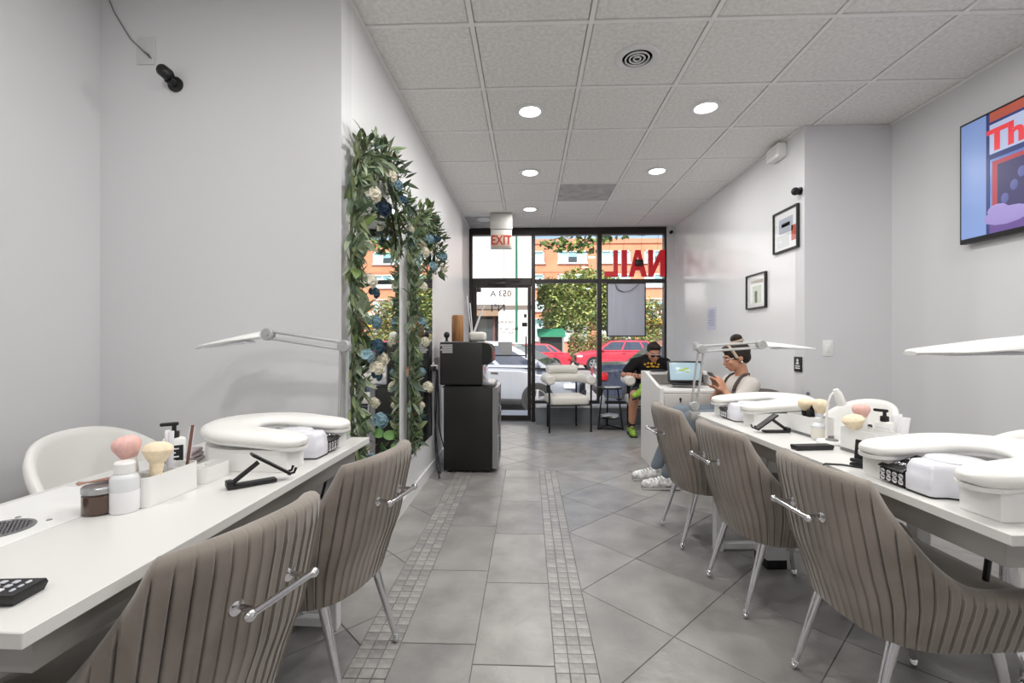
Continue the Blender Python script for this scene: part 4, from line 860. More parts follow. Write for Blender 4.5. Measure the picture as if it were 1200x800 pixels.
for k in range(4): MB().tube([(-.03 + .012 * k, -.006, .02 - .012 * k), (-.005 + .01 * k, -.016, -.005 - .01 * k), (.02 + .004 * k, -.008, -.02 - .006 * k)], .0022, 5).build('wire_end', grym, t)
tag(MB().tube([(-1.965, YA - .003, 2.786), (-1.93, YA - .004, 2.70), (-1.90, YA - .004, 2.65), (-1.85, YA - .004, 2.57), (-1.80, YA - .008, 2.525)], .0025, 6).build('hanging_wire', grym), 'thin grey wire running down from the ceiling to the junction plate', 'wire')
#PART3

# ------------------------------------------------------------------ people (one voxel-remeshed body each; clothes and hair are its children)
def blob(name, prims, vox, m, parent, smooth=3):
    a = MB()
    for p in prims:
        if p[0] == 'c':
            _, p0, p1, r0, r1 = p; p0, p1 = Vector(p0), Vector(p1); a.tube([p0, p1], [r0, r1], 16).ell(p0, (r0,) * 3, 16, 8).ell(p1, (r1,) * 3, 16, 8)
        else: a.ell(p[1], p[2], 18, 10, p[3] if len(p) > 3 else None)
    me = bpy.data.meshes.new(name); me.from_pydata(a.v, [], a.f)
    bm = bmesh.new(); bm.from_mesh(me); bmesh.ops.recalc_face_normals(bm, faces=bm.faces); bm.to_mesh(me); bm.free()
    o = inst(name, me); r_ = o.modifiers.new('r', 'REMESH'); r_.mode = 'VOXEL'; r_.voxel_size = vox
    s_ = o.modifiers.new('s', 'SMOOTH'); s_.iterations = smooth; s_.factor = .5
    bpy.context.view_layer.update()
    n_ = bpy.data.meshes.new_from_object(o.evaluated_get(bpy.context.evaluated_depsgraph_get()))
    bpy.data.objects.remove(o); n_.materials.clear(); n_.materials.append(m)
    n_.polygons.foreach_set('use_smooth', [True] * len(n_.polygons))
    return inst(name, n_, parent)
def hand(w_, d, pn, curl, side, s_=1):
    """palm and five fingers: w_ wrist, d pointing to the fingers, pn out of the back of the hand"""
    w_, d, pn = Vector(w_), Vector(d).normalized(), Vector(pn).normalized(); x = d.cross(pn).normalized() * side; L_ = []
    pc = w_ + d * .045 * s_
    for k in (-1, -.33, .33, 1): L_.append(('c', w_ + x * k * .018 * s_, w_ + d * .088 * s_ + x * k * .030 * s_, .014 * s_, .0115 * s_))
    for k, ln in ((-1, .062), (-.33, .074), (.33, .080), (1, .070)):
        p = w_ + d * .09 * s_ + x * k * .029 * s_; a = 0
        for q in (.45, .32, .23):
            a += curl; v = d * cos(a) - pn * sin(a); p2 = p + v * ln * q * s_; L_.append(('c', p, p2, .0092 * s_, .0082 * s_)); p = p2
    p = w_ + d * .03 * s_ + x * .028 * s_; v = (d * .6 + x * .8 - pn * .25).normalized()
    p1 = p + v * .042 * s_; p2 = p1 + (d * .9 + x * .25 - pn * .3).normalized() * .034 * s_
    return L_ + [('c', p, p1, .013 * s_, .0105 * s_), ('c', p1, p2, .0105 * s_, .0085 * s_)]
def head_prims(c, yaw, pitch, s_=1):
    """head facing local -Y before turning"""
    M = Euler((pitch, 0, yaw)).to_matrix(); e = Euler((pitch, 0, yaw)); c = Vector(c); T = lambda *p: c + M @ (Vector(p) * s_)
    q = (pitch, 0, yaw)
    L_ = [('e', T(0, .012, .025), (.074 * s_, .094 * s_, .090 * s_), q), ('e', T(0, -.022, -.035), (.060 * s_, .068 * s_, .075 * s_), q), ('e', T(0, -.058, -.082), (.032 * s_, .030 * s_, .026 * s_), q),
          ('c', T(0, -.084, .008), T(0, -.104, -.028), .010 * s_, .015 * s_), ('e', T(0, -.088, -.060), (.024 * s_, .010 * s_, .011 * s_), q), ('e', T(0, -.078, .022), (.055 * s_, .018 * s_, .012 * s_), q)]
    for k in (-1, 1): L_ += [('e', T(k * .074, .012, -.012), (.010 * s_, .022 * s_, .033 * s_), q), ('e', T(k * .040, -.060, -.028), (.022 * s_, .02 * s_, .018 * s_), q)]
    return L_, T, q
def eyes(T, q, par, s_=1, brow=None):
    for k in (-1, 1):
        ey = MB().ell(T(k * .031, -.079, .002), (.013 * s_, .008 * s_, .007 * s_), 10, 6, q).build('eye', mat('eye_white', (224, 220, 214), .3), par)
        MB().ell(T(k * .031, -.0855, .001), (.0055 * s_, .003 * s_, .0055 * s_), 8, 5, q).build('iris', mat('iris_dark', (48, 34, 28), .2), ey)
        MB().tube([T(k * .014, -.090, .024), T(k * .033, -.088, .030), T(k * .050, -.076, .024)], .004 * s_, 6).build('eyebrow', brow, par)
    MB().tube([T(-.022, -.093, -.060), T(0, -.100, -.058), T(.022, -.093, -.060)], [.002, .005, .002], 8).build('mouth', mat('lips', (168, 104, 92), .5), par)
# ---- man in black, seated by the window
hair = mat('hair_dark_brown', (44, 33, 28), .75, var=.25, vscale=40, bump=.6, bscale=120); shirt = mat('black_tee', (30, 29, 31), .9, bump=.15, bscale=200, spec=.2); shorts = mat('black_shorts', (36, 35, 40), .85, bump=.15, bscale=150)
mn = thing('person', 'man in a black tee shirt, sunglasses and green sneakers seated by the window', 'person', (1.60, 6.05, 0))
O_ = Vector((1.60, 6.05, 0)); W = lambda x, y, z: Vector((x - .06, y, z)) - O_
HP = W(1.61, 6.12, .53); hL_, hR_ = W(1.53, 6.10, .53), W(1.70, 6.10, .53)
CH_ = W(1.62, 6.02, .835); NK = W(1.625, 5.97, .935); HC = W(1.635, 5.90, 1.015)
sR, sL = W(1.425, 6.0, .875), W(1.815, 6.0, .875)
eR, eL = W(1.285, 5.98, .725), W(1.95, 5.90, .69); wR, wL = W(1.47, 5.76, .72), W(1.70, 5.70, .70)
kR, aR = W(1.355, 5.70, .50), W(1.335, 5.80, .10); kL, aL = W(1.92, 5.72, .62), W(1.44, 5.64, .61)
hp_, T, q = head_prims(HC, .06, .42, 1.02)
limb = [('c', sR, eR, .050, .042), ('c', eR, wR, .042, .029), ('c', sL, eL, .050, .042), ('c', eL, wL, .042, .029), ('c', NK - Vector((0, -.03, .05)), HC + Vector((0, .02, -.05)), .060, .055),
        ('c', hL_, kR, .085, .062), ('c', kR + Vector((0, 0, -.01)), kR.lerp(aR, .35) + Vector((0, .02, 0)), .058, .058), ('c', kR.lerp(aR, .35) + Vector((0, .02, 0)), aR, .056, .036), ('c', hR_, kL, .085, .062), ('c', kL, kL.lerp(aL, .35), .058, .056), ('c', kL.lerp(aL, .35), aL, .054, .036), ('c', aR, aR + Vector((0, -.10, -.05)), .036, .028),
        ('e', CH_, (.165, .11, .16)), ('e', HP + Vector((0, 0, .06)), (.15, .11, .13)), ('c', HP + Vector((0, 0, .05)), CH_, .135, .14), ('c', CH_ + Vector((0, .02, .04)), NK, .10, .06)]
limb += hand(wR, (.9, -.35, -.1), (0, -.3, 1), .45, 1) + hand(wL, (-.9, -.25, -.1), (0, -.3, 1), .45, -1)
body = blob('body', hp_ + limb, .009, skin, mn, 3)
tee = [('e', CH_ + Vector((0, .005, 0)), (.185, .128, .165)), ('c', HP + Vector((0, .0, .02)), CH_, .155, .16), ('c', CH_ + Vector((0, .01, .04)), NK + Vector((0, .015, -.045)), .115, .078)]
for a, b in ((sR, eR), (sL, eL)): tee += [('c', CH_ + (a - CH_) * .45 + Vector((0, 0, .03)), a, .085, .072), ('c', a, a.lerp(b, .68), .072, .066)]
ts = blob('tee_shirt', tee, .010, shirt, mn, 4)
sh = [('c', HP + Vector((0, .02, -.01)), HP + Vector((0, .0, .06)), .16, .15)]
for h_, k in ((hL_, kR), (hR_, kL)): sh.append(('c', h_, h_.lerp(k, .86), .105, .082))
blob('shorts', sh, .010, shorts, mn, 3)
def shoe(a, fwd, up, par, c1=(142, 184, 62), sole=(34, 40, 30)):
    f = Vector(fwd).normalized(); u = Vector(up).normalized(); sdw = f.cross(u)
    s1 = blob('sneaker', [('c', a - f * .045 - u * .035, a + f * .05 - u * .04, .044, .046), ('c', a + f * .05 - u * .045, a + f * .165 - u * .055, .047, .036), ('c', a - f * .02, a - f * .02 - u * .03, .048, .05)], .008, mat('sneaker_%d' % c1[0], c1, .55, var=.35, vscale=28, bump=.3), par, 2)
    R3 = Matrix((f, sdw, u)).transposed()
    MB().rbox(a + f * .055 - u * .088, (.285, .09, .022), .010, 3, rot=R3).build('sole', mat('sole_%d' % sole[0], sole, .6), s1)
    lace = MB()
    for k in range(4): lace.tube([a + f * (.05 + .024 * k) - sdw * .028 - u * (.004 + .006 * k), a + f * (.055 + .024 * k) + u * (.004 - .007 * k), a + f * (.05 + .024 * k) + sdw * .028 - u * (.004 + .006 * k)], .004, 5)
    lace.build('laces', mat('lace_dark', (44, 66, 30), .7), s1)
sock = mat('black_sock', (26, 26, 28), .9)
MB().tube([aR + Vector((0, .0, .07)), aR + Vector((0, -.005, -.02))], [.044, .044], 14).build('sock', sock, mn); shoe(aR + Vector((0, -.01, .0)), (-.05, -1, -.04), (0, -.04, 1), mn)
MB().tube([aL + Vector((.07, .01, .01)), aL + Vector((-.01, 0, 0))], [.044, .044], 14).build('sock', sock, mn); shoe(aL + Vector((-.01, -.0, -.005)), (-.75, -.55, -.25), (-.35, .1, .93), mn)
blob('hair', [('e', T(0, .022, .048), (.080, .098, .078), q), ('e', T(0, -.02, .096), (.066, .07, .034), q), ('c', T(-.03, -.05, .10), T(.04, -.055, .095), .026, .024), ('c', T(.0, -.01, .115), T(.02, .04, .108), .024, .026), ('e', T(-.068, .012, .03), (.014, .04, .05), q), ('e', T(.068, .012, .03), (.014, .04, .05), q)], .008, hair, mn, 1)
eyes(T, q, mn, 1.0, hair)
gl = MB()
for k in (-1, 1): gl.ell(T(k * .034, -.098, .002), (.032, .008, .017), 14, 8, q)
gs = gl.build('sunglasses', mat('sunglass_lens', (44, 20, 40), .06, spec=.9), mn); fr_ = MB().tube([T(-.078, .005, .012), T(-.068, -.084, .014), T(-.03, -.104, .020), T(.03, -.104, .020), T(.068, -.084, .014), T(.078, .005, .012)], .0045, 6).build('glasses_frame', mat('frame_pale', (206, 196, 196), .35), gs)
yl = mat('print_yellow', (214, 164, 34), .8); st = MB()
from mathutils.bvhtree import BVHTree
bv = BVHTree.FromPolygons([v.co.copy() for v in ts.data.vertices], [list(p.vertices) for p in ts.data.polygons])
for x, z, wd, ht in ((-.09, .03, .030, .012), (-.055, .045, .024, .014), (-.015, .04, .030, .018), (.03, .05, .024, .014), (.07, .03, .030, .013), (-.06, .0, .042, .010), (.0, .005, .05, .012), (.055, .0, .04, .010)):
    hit = bv.ray_cast(CH_ + Vector((x, -1, z)), Vector((0, 1, 0)))
    if hit[0]: st.ell(hit[0], (wd * .6, .012, ht), 10, 6)
st.build('shirt_print', yl, mn)
tt = mat('tattoo_ink', (120, 92, 84), .6)
t_ = MB(); 
for k in range(5): t_.ell(eR.lerp(wR, .15 + .15 * k) + Vector((-.004, -.034, .012 - .01 * (k % 2))), (.022, .006, .014), 8, 5, (0, .3 * k, 0))
t_.build('tattoo', tt, mn)
ph = thing('smartphone', 'dark smartphone held by the man in black', 'phone', O_ + Vector((-.04, -.42, .72)), rot=(.9, 0, .05)); MB().rbox((0, 0, 0), (.15, .075, .009), .004).build('phone_case', blkp, ph); MB().bb((-.07, -.034, .0046), (.07, .034, .0052)).build('screen', dkg, ph)
# ---- woman at the right, seated in profile with a phone
fg = thing('client_chair', 'grey fabric chair the woman with the hair bun sits in', 'chair', (1.70, 3.77, 0), R(86))
MB().loft([[(.25 * k * cos(a) , .23 * k * sin(a), z) for a in [2 * pi * i / 28 for i in range(28)]] for k, z in ((.9, .40), (1, .42), (1, .46), (.92, .49), (.3, .495))]).build('seat', fabg, fg)
rg = []
for i in range(21):
    u = -1 + i / 10; a = u * R(76); x0, y0 = .285 * sin(a), -.25 * cos(a); tp = .775 - .05 * abs(u) ** 3; rg.append([(x0 * k, y0 * k - .03 * max(0, z - .5), z) for k, z in ((.98, .42), (1.02, .6), (1.03, tp - .02), (1.0, tp), (.94, tp), (.91, tp - .02), (.90, .6), (.88, .42))])
MB().loft(rg).build('backrest', fabg, fg, ang=60)
for sx in (-1, 1):
    for sy in (-1, 1): MB().cyl((sx * .16, sy * .15, .41), (sx * .20, sy * .19, 0), .014, .009).build('leg', chrome, fg)
wm = thing('person', 'woman with a hair bun and beige top looking at her phone by the right wall', 'person', (1.74, 3.86, 0)); O_ = Vector((1.74, 3.86, 0))
HP = W(1.80, 3.88, .55); CH_ = W(1.80, 3.86, .77); NK = W(1.79, 3.84, .905); HC = W(1.745, 3.83, 1.035)
s1, s2 = W(1.81, 3.71, .825), W(1.78, 4.01, .825)
e1, e2 = W(1.68, 3.66, .68), W(1.66, 4.03, .68); w1, w2 = W(1.625, 3.73, .765), W(1.635, 3.87, .775)
k1, k2 = W(1.36, 3.74, .555), W(1.36, 3.98, .565); a1, a2 = W(1.19, 3.78, .10), W(1.17, 4.02, .10)
wm.location = (1.695, 3.76, 0)
hp_, T, q = head_prims(HC, -pi / 2 - .12, .30, .93)
limb = [('c', s1, e1, .044, .038), ('c', e1, w1, .037, .025), ('c', s2, e2, .044, .038), ('c', e2, w2, .037, .025), ('c', NK + Vector((.02, 0, -.06)), HC + Vector((.025, 0, -.04)), .052, .048),
        ('e', CH_, (.10, .145, .14)), ('e', HP + Vector((0, 0, .03)), (.12, .16, .11)), ('c', HP, CH_, .115, .115), ('c', W(1.79, 3.79, .55), k1, .082, .06), ('c', W(1.79, 3.96, .55), k2, .082, .06), ('c', k1, a1, .056, .036), ('c', k2, a2, .056, .036), ('c', s1, s2, .05, .05)]
limb += hand(w1, (-.35, .15, .9), (.5, -.85, .1), .42, -1, .95) + hand(w2, (-.45, -.35, .8), (.4, .85, .1), .40, 1, .95)
blob('body', hp_ + limb, .0085, skinw, wm, 3)
topm = mat('beige_top', (206, 200, 194), .9, bump=.2, bscale=200); tee = [('e', CH_, (.115, .155, .14)), ('c', HP + Vector((0, 0, .02)), CH_, .125, .12), ('c', CH_ + Vector((.005, 0, .03)), NK + Vector((.02, 0, -.07)), .085, .060), ('c', s1, s2, .064, .064), ('c', s1, s1.lerp(e1, .62), .066, .060), ('c', s2, s2.lerp(e2, .62), .066, .060)]
tp = blob('top', tee, .010, topm, wm, 3)
jn = mat('grey_jeans', (112, 122, 132), .85, bump=.2, bscale=220, var=.1); blob('jeans', [('c', HP + Vector((0, -.06, -.02)), HP + Vector((0, .06, -.02)), .14, .14), ('c', W(1.79, 3.79, .55), k1, .094, .072), ('c', W(1.79, 3.96, .55), k2, .094, .072), ('c', k1, k1.lerp(a1, .95), .070, .050), ('c', k2, k2.lerp(a2, .95), .070, .050)], .010, jn, wm, 3)
for a in (a1, a2): shoe(a + Vector((0, 0, .0)), (-1, .05, -.05), (-.05, 0, 1), wm, (226, 224, 220), (150, 148, 146))
hr = blob('hair', [('e', T(0, .026, .040), (.082, .100, .082), q), ('e', T(0, .062, -.01), (.066, .055, .06), q), ('e', T(0, -.030, .088), (.060, .06, .030), q), ('e', T(-.068, .0, .03), (.014, .04, .045), q), ('e', T(.068, .0, .03), (.014, .04, .045), q), ('e', T(0, .050, .150), (.046, .046, .038), q), ('c', T(-.03, .06, .165), T(.03, .04, .168), .022, .02)], .008, hair, wm, 1)
MB().tube([T(-.085, -.012, -.0), T(-.078, -.030, .070), T(-.03, -.038, .118), T(.03, -.038, .118), T(.078, -.03, .07), T(.085, -.012, .0)], .011, 8).build('headband', mat('headband_beige', (196, 176, 156), .8), hr)
MB().tube([T(.046 * cos(a), .050 + .046 * sin(a), .128) for a in [2 * pi * i / 16 for i in range(17)]], .010, 8).build('hair_tie', mat('headband_beige', (196, 176, 156), .8), hr)
eyes(T, q, wm, .98, hair)
MB().tube([T(.076, .01, .006), T(.058, -.085, .006), T(.015, -.108, .004), T(-.015, -.108, .004), T(-.058, -.085, .006), T(-.076, .01, .006)], .0025, 6).build('eyeglasses', mat('frame_pale', (206, 196, 196), .35), wm)
for k in (-1, 1): MB().ell(T(k * .082, .012, -.045), (.008, .008, .016), 8, 6).build('earring', chrome, wm)
from mathutils.bvhtree import BVHTree
bv = BVHTree.FromPolygons([v.co.copy() for v in tp.data.vertices], [list(p.vertices) for p in tp.data.polygons]); sp = []
for i in range(33):
    u = -1 + i / 16; au = abs(u); y = 3.85 + (.07 * sin(min(1, au * 2.2) * pi / 2) + .03 * au) * (1 if u > 0 else -1)
    g_ = W(1.86 - .25 * au, y, .885 - .20 * max(0, au - .35) / .65 + .02 * (1 - au)); n_ = bv.find_nearest(g_); sp.append(n_[0] + n_[1] * .006)
MB().tube(sp, .0135, 8).build('apron_strap', mat('apron_grey', (84, 76, 74), .9), wm)
ph = thing('smartphone', 'grey smartphone held up by the woman with the hair bun', 'phone', (1.465, 3.69, .865), rot=(0, R(48), R(4))); MB().rbox((0, 0, 0), (.155, .075, .009), .004).build('phone_case', mat('phone_grey', (120, 122, 124), .35), ph); MB().bb((-.072, -.034, .0046), (.072, .034, .0052)).build('screen', dkg, ph); MB().rbox((-.055, .018, -.006), (.03, .03, .004), .0015).build('camera_bump', blkp, ph)
#PART4

# ------------------------------------------------------------------ the street
GZ = -.5
asph = mat('asphalt', (150, 148, 146), .9, var=.12, vscale=3, bump=.2, bscale=60); conc = mat('concrete_walk', (200, 197, 190), .85, var=.06, vscale=2, bump=.1, bscale=80)
struct('road', asph, MB().bb((-60, 9.6, GZ - .3), (70, 28.3, GZ)))
walk = sempty('sidewalk', 'pale concrete sidewalk sloping to the kerb outside the shop')
for k in range(-9, 12):
    x0 = k * 1.5; MB().prism([(YF + .10, -.5), (YF + .10, -.02), (8.05, -.115), (8.05, -.5)], x0 + .008, x0 + 1.492, 'x').build('paving_slab', conc, walk); MB().prism([(8.066, -.5), (8.066, -.116), (9.45, -.27), (9.45, -.5)], x0 + .008, x0 + 1.492, 'x').build('paving_slab', conc, walk)
struct('walk_base', grout, MB().prism([(YF + .12, -.8), (YF + .12, -.04), (9.4, -.30), (9.4, -.8)], -60, 70, 'x'), walk)
struct('kerb', mat('kerb_stone', (186, 184, 180), .8), MB().bb((-60, 9.46, -.8), (70, 9.62, -.28)), walk)
struct('far_sidewalk', conc, MB().bb((-60, 28.3, GZ - .3), (70, 33, GZ + .14)))
struct('lot_ground', asph, MB().bb((-90, 33, GZ - .3), (110, 80, GZ + .10)))
rubber = mat('tyre_rubber', (28, 28, 29), .8); rim = mat('alloy_rim', (190, 190, 192), .3, .8); winm = mat('car_window', (52, 62, 78), .06, spec=.8); lightc = mat('headlamp', (220, 224, 228), .12); tail = mat('tail_lamp', (176, 26, 34), .2); trimd = mat('car_trim_dark', (36, 36, 38), .55)
def car(name, label, cat, loc, rz, L, Wd, st, cab, paint, wr, wx, splits=(.34, .68), wtint=None, rails=False, group=None):
    """front towards local +x; st: stations (x from the rear, belt z, top z, half width factor); cab: base x0,x1, roof x0,x1, belt z, roof z"""
    t = thing(name, label, cat, loc, rz, group); w2 = Wd / 2; wt = wtint or winm
    rings = []
    for x, zb, zs, zt, k in st:
        h_ = [(.86, zb), (.97, zb + .06), (1.0, zb + (zs - zb) * .5), (.985, zs - .05), (.95, zs), (.80, zt - .01), (.4, zt + .012), (0, zt + .016)]
        rings.append([(x - L / 2, -w2 * k * a, z) for a, z in h_] + [(x - L / 2, w2 * k * a, z) for a, z in h_[-2::-1]])
    MB().loft(rings).build('body', paint, t, ang=28)
    b0, b1, r0, r1, zb, zr = cab; wb, wrf = w2 * .94, w2 * .76
    def P(u, v, sy, off=0):
        xb = b0 + (b1 - b0) * u; xr = r0 + (r1 - r0) * u; e = v
        return Vector((xb + (xr - xb) * e - L / 2, sy * (wb + (wrf - wb) * e + off), zb + (zr - zb) * (1 - (1 - v) ** 1.25)))
    rg = []
    for i in range(8):
        v = i / 7; A, B = P(0, v, -1), P(1, v, 1); n_ = 6; ring = []
        for j in range(n_ + 1): ring.append((A.x + (B.x - A.x) * j / n_, A.y, A.z + (.02 * sin(pi * j / n_) if v > .9 else 0)))
        for j in range(n_ + 1): ring.append((B.x + (A.x - B.x) * j / n_, B.y, A.z + (.02 * sin(pi * j / n_) if v > .9 else 0)))
        rg.append(ring)
    a = rg[-1]; cx_ = sum(p[0] for p in a) / len(a); rg.append([(cx_ + (p[0] - cx_) * .85, p[1] * .8, p[2] + .035) for p in a])
    MB().loft(rg).build('cabin', paint, t, ang=40)
    us = [.035] + list(splits) + [.965]
    for sy in (-1, 1):
        for i in range(len(us) - 1):
            u0, u1 = us[i] + .018, us[i + 1] - .018; q = [P(u0, .10, sy, .012), P(u1, .10, sy, .012), P(u1 if i < len(us) - 2 else u1 - .01, .86, sy, .012), P(u0, .86, sy, .012)]
            qi = [Vector((p.x, p.y - sy * .03, p.z)) for p in q]; MB().loft([q, qi]).build('window', wt, t, flat=True)
        MB().rbox((b1 - L / 2 - .28, sy * (w2 + .07), zb + .09), (.12, .16, .11), .03).build('door_mirror', paint, t)
        for u in splits: MB().rbox(((b0 + (b1 - b0) * u) - L / 2 - .12, sy * (w2 + .004), zb - .13), (.17, .03, .03), .008).build('door_handle', trimd, t)
        MB().rbox((0, sy * w2 * .955, st[2][1] + .03), (wx[1] - wx[0] - wr * 2.3, .10, .11), .02).build('sill_trim', trimd, t)
    for u, s1 in ((0, -1), (1, 1)):
        q = [P(u, .10, -1, -.10), P(u, .10, 1, -.10), P(u, .90, 1, -.08), P(u, .90, -1, -.08)]; q = [p + Vector((s1 * .015, 0, .008)) for p in q]
        MB().loft([q, [p - Vector((s1 * .03, 0, 0.02)) for p in q]]).build('windscreen', wt, t, flat=True)
    for x in wx:
        for sy in (-1, 1):
            MB().lathe((x - L / 2, sy * (w2 - .12), wr), [(wr * 1.14, 0), (wr * 1.14, .124), (wr * .8, .125)], 28, (0, sy, 0)).build('wheel_arch', trimd, t)
            wm_ = MB().lathe((x - L / 2, sy * (w2 - .19), wr), [(wr * .62, 0), (wr * .97, .01), (wr, .05), (wr, .16), (wr * .95, .20), (wr * .70, .205), (wr * .66, .18)], 28, (0, sy, 0)).build('wheel', rubber, t)
            r_ = MB().lathe((x - L / 2, sy * (w2 - .19), wr), [(wr * .70, .19), (wr * .70, .205), (wr * .62, .20), (wr * .58, .12), (.02, .11)], 24, (0, sy, 0))
            for k in range(5): a = 2 * pi * k / 5 + .3; r_.tube([(x - L / 2, sy * (w2 + .005), wr), (x - L / 2 + cos(a) * wr * .64, sy * (w2 + .005), wr + sin(a) * wr * .64)], [wr * .16, wr * .11], 6)
            r_.build('rim', rim, wm_)
    zf = st[-2][2]; zr_ = st[1][2]
    for sy in (-1, 1):
        MB().rbox((L / 2 - .17, sy * w2 * .76, zf - .10), (.30, w2 * .40, .12), .04).build('headlight', lightc, t); MB().rbox((-L / 2 + .10, sy * w2 * .82, zr_ - .14), (.24, w2 * .36, .20), .04).build('taillight', tail, t)
    MB().rbox((L / 2 - .02, 0, zf - .20), (.10, w2 * 1.0, .20), .03).build('grille', trimd, t); MB().rbox((-L / 2 + .02, 0, .42), (.12, w2 * 1.7, .16), .04).build('rear_bumper', trimd, t)
    MB().rbox((L / 2 - .06, 0, .34), (.16, w2 * 1.75, .18), .05).build('front_bumper', trimd, t); MB().rbox((-L / 2 - .005, 0, zr_ - .22), (.03, .5, .12), .006).build('number_plate', paper, t)
    if rails:
        for sy in (-1, 1): MB().tube([(r0 - L / 2 + .1, sy * wrf * .92, zr + .03), (r0 - L / 2 + .2, sy * wrf * .92, zr + .08), (r1 - L / 2 - .2, sy * wrf * .92, zr + .08), (r1 - L / 2 - .1, sy * wrf * .92, zr + .03)], .02, 6).build('roof_rail', trimd, t)
    return t
def paintm(n, c): return mat(n, c, .28, 0, coat=.7, spec=.5)
red1 = paintm('paint_red', (204, 52, 70)); red2 = paintm('paint_crimson', (198, 56, 74)); silver = mat('paint_silver', (150, 155, 164), .3, .25, coat=.6); navy = paintm('paint_dark_navy', (58, 64, 80))
sed = lambda L: [(0, .34, .62, .74, .80), (.10, .22, .80, .95, .93), (.55, .19, .86, 1.0, 1.0), (L * .3, .18, .90, 1.0, 1.0), (L * .7, .18, .90, .98, 1.0), (L - .75, .19, .80, .90, .98), (L - .2, .21, .68, .78, .90), (L, .28, .55, .62, .74)]
suv = lambda L: [(0, .42, .75, .95, .84), (.08, .30, .95, 1.08, .95), (.5, .27, 1.0, 1.10, 1.0), (L * .3, .26, 1.02, 1.12, 1.0), (L * .7, .26, 1.03, 1.12, 1.0), (L - .8, .27, .98, 1.08, .99), (L - .2, .30, .88, .99, .93), (L, .36, .72, .82, .78)]
van = lambda L: [(0, .36, .9, 1.0, .92), (.06, .26, 1.0, 1.1, .98), (.5, .24, 1.02, 1.12, 1.0), (L * .4, .24, 1.02, 1.12, 1.0), (L - 1.3, .24, 1.0, 1.10, 1.0), (L - .7, .25, .88, .98, .98), (L - .15, .28, .74, .84, .90), (L, .34, .60, .68, .76)]
car('van', 'silver compact van parked at the kerb outside the shop door', 'van', (-.95, 11.7, GZ), R(-13), 4.6, 1.84, van(4.6), (.10, 3.95, .25, 2.85, 1.04, 1.60), silver, .33, (.85, 3.70), (.40, .70))
car('car', 'red sedan parked across the street, left of the red crossover', 'car', (.02, 26.6, GZ), R(180), 4.75, 1.84, sed(4.75), (.50, 3.72, 1.25, 2.85, .96, 1.44), red1, .335, (.98, 3.80), (.16, .56))
car('car', 'red crossover parked across the street beyond the window poster', 'car', (5.0, 26.6, GZ), R(180), 4.65, 1.90, suv(4.65), (.18, 3.55, .75, 2.75, 1.07, 1.62), red2, .36, (.90, 3.72), (.22, .60), rails=True)
car('car', 'dark navy hatchback parked right outside the window behind the seated man', 'car', (4.05, 11.9, GZ), R(-2), 4.7, 1.9, suv(4.7), (.95, 3.7, 1.75, 2.9, 1.09, 1.66), navy, .36, (.95, 3.75), (.14, .55))
# houses
brick = mat('orange_brick', (230, 154, 118), .85, var=.06, vscale=.8, bump=.15, bscale=30); cream = mat('stucco_cream', (240, 234, 224), .85, var=.03, vscale=.5); whst = mat('stucco_white', (248, 248, 247), .8); teal = mat('window_teal', (150, 196, 200), .12, spec=.7); tealp = mat('window_blind_pale', (206, 228, 230), .35); dkw = mat('window_dark', (66, 76, 82), .1)
t = thing('apartment_building', 'long orange brick building with white framed windows far behind the tree', 'building', (0, 58, GZ))
MB().bb((-12, .3, 0), (46, 14, 14.1)).build('wall', brick, t); MB().bb((-12.1, .15, 13.75), (46.1, 14.1, 14.35)).build('coping', mat('coping_rose', (214, 150, 120), .8), t)
MB().bb((6, 4, 14.1), (11, 8, 15.3)).build('roof_unit', mat('roof_grey', (196, 200, 204), .7), t); MB().bb((12.5, 3, 14.1), (15.5, 6, 15.0)).build('roof_unit', mat('roof_grey', (196, 200, 204), .7), t)
for z in (10.2, 6.6): MB().bb((-12.05, .24, z), (46.05, .35, z + .18)).build('string_course', mat('coping_rose', (214, 150, 120), .8), t)
for ri, (z0, z1) in enumerate(((11.3, 12.85), (8.3, 9.95), (5.3, 6.9), (1.6, 4.4))):
    for k in range(-2, 7):
        x0 = 3.7 + 5.36 * k; w_ = MB(); wdt = 3.65
        for a, b in (((x0, .16, z0), (x0 + .14, .34, z1)), ((x0 + wdt - .14, .16, z0), (x0 + wdt, .34, z1)), ((x0, .16, z1 - .14), (x0 + wdt, .34, z1)), ((x0 - .1, .10, z0 - .10), (x0 + wdt + .1, .34, z0 + .10)), ((x0 + 1.18, .18, z0), (x0 + 1.30, .34, z1)), ((x0 + 2.36, .18, z0), (x0 + 2.48, .34, z1))): w_.bb(a, b)
        wf_ = w_.build('window', trimw, t, flat=True)
        for j in range(3):
            xa = x0 + .14 + 1.17 * j; zm = z0 + (z1 - z0) * (.52 if j == 1 else .72)
            MB().bb((xa, .26, z0 + .10), (xa + 1.06, .29, zm)).build('pane', (dkw if j == 1 and (k + ri) % 2 == 0 else tealp), wf_, flat=True); MB().bb((xa, .26, zm), (xa + 1.06, .29, z1 - .14)).build('pane', teal, wf_, flat=True)
t = thing('shop_sign', 'white and yellow shop fascia on the orange building', 'sign', (16.0, 58.0, 2.85)); MB().bb((-1.6, 0, 0), (4, .299, 1.0)).build('lower_band', mat('sign_yellow', (250, 196, 40), .5), t); MB().bb((-1.6, 0, 1.0), (4, .299, 1.75)).build('upper_band', whst, t)
t = thing('shop_sign', 'small blue shop panel below the yellow fascia', 'sign', (15.2, 58.0, 1.5)); MB().bb((-.35, 0, 0), (.45, .299, .75)).build('panel', mat('sign_blue', (36, 92, 190), .5), t); MB().bb((-.2, -.02, .3), (.3, 0, .42)).build('sign_bar', whst, t)
t = thing('corner_building', 'white and cream corner building with a dark shopfront across the street', 'building', (0, 30.6, GZ))
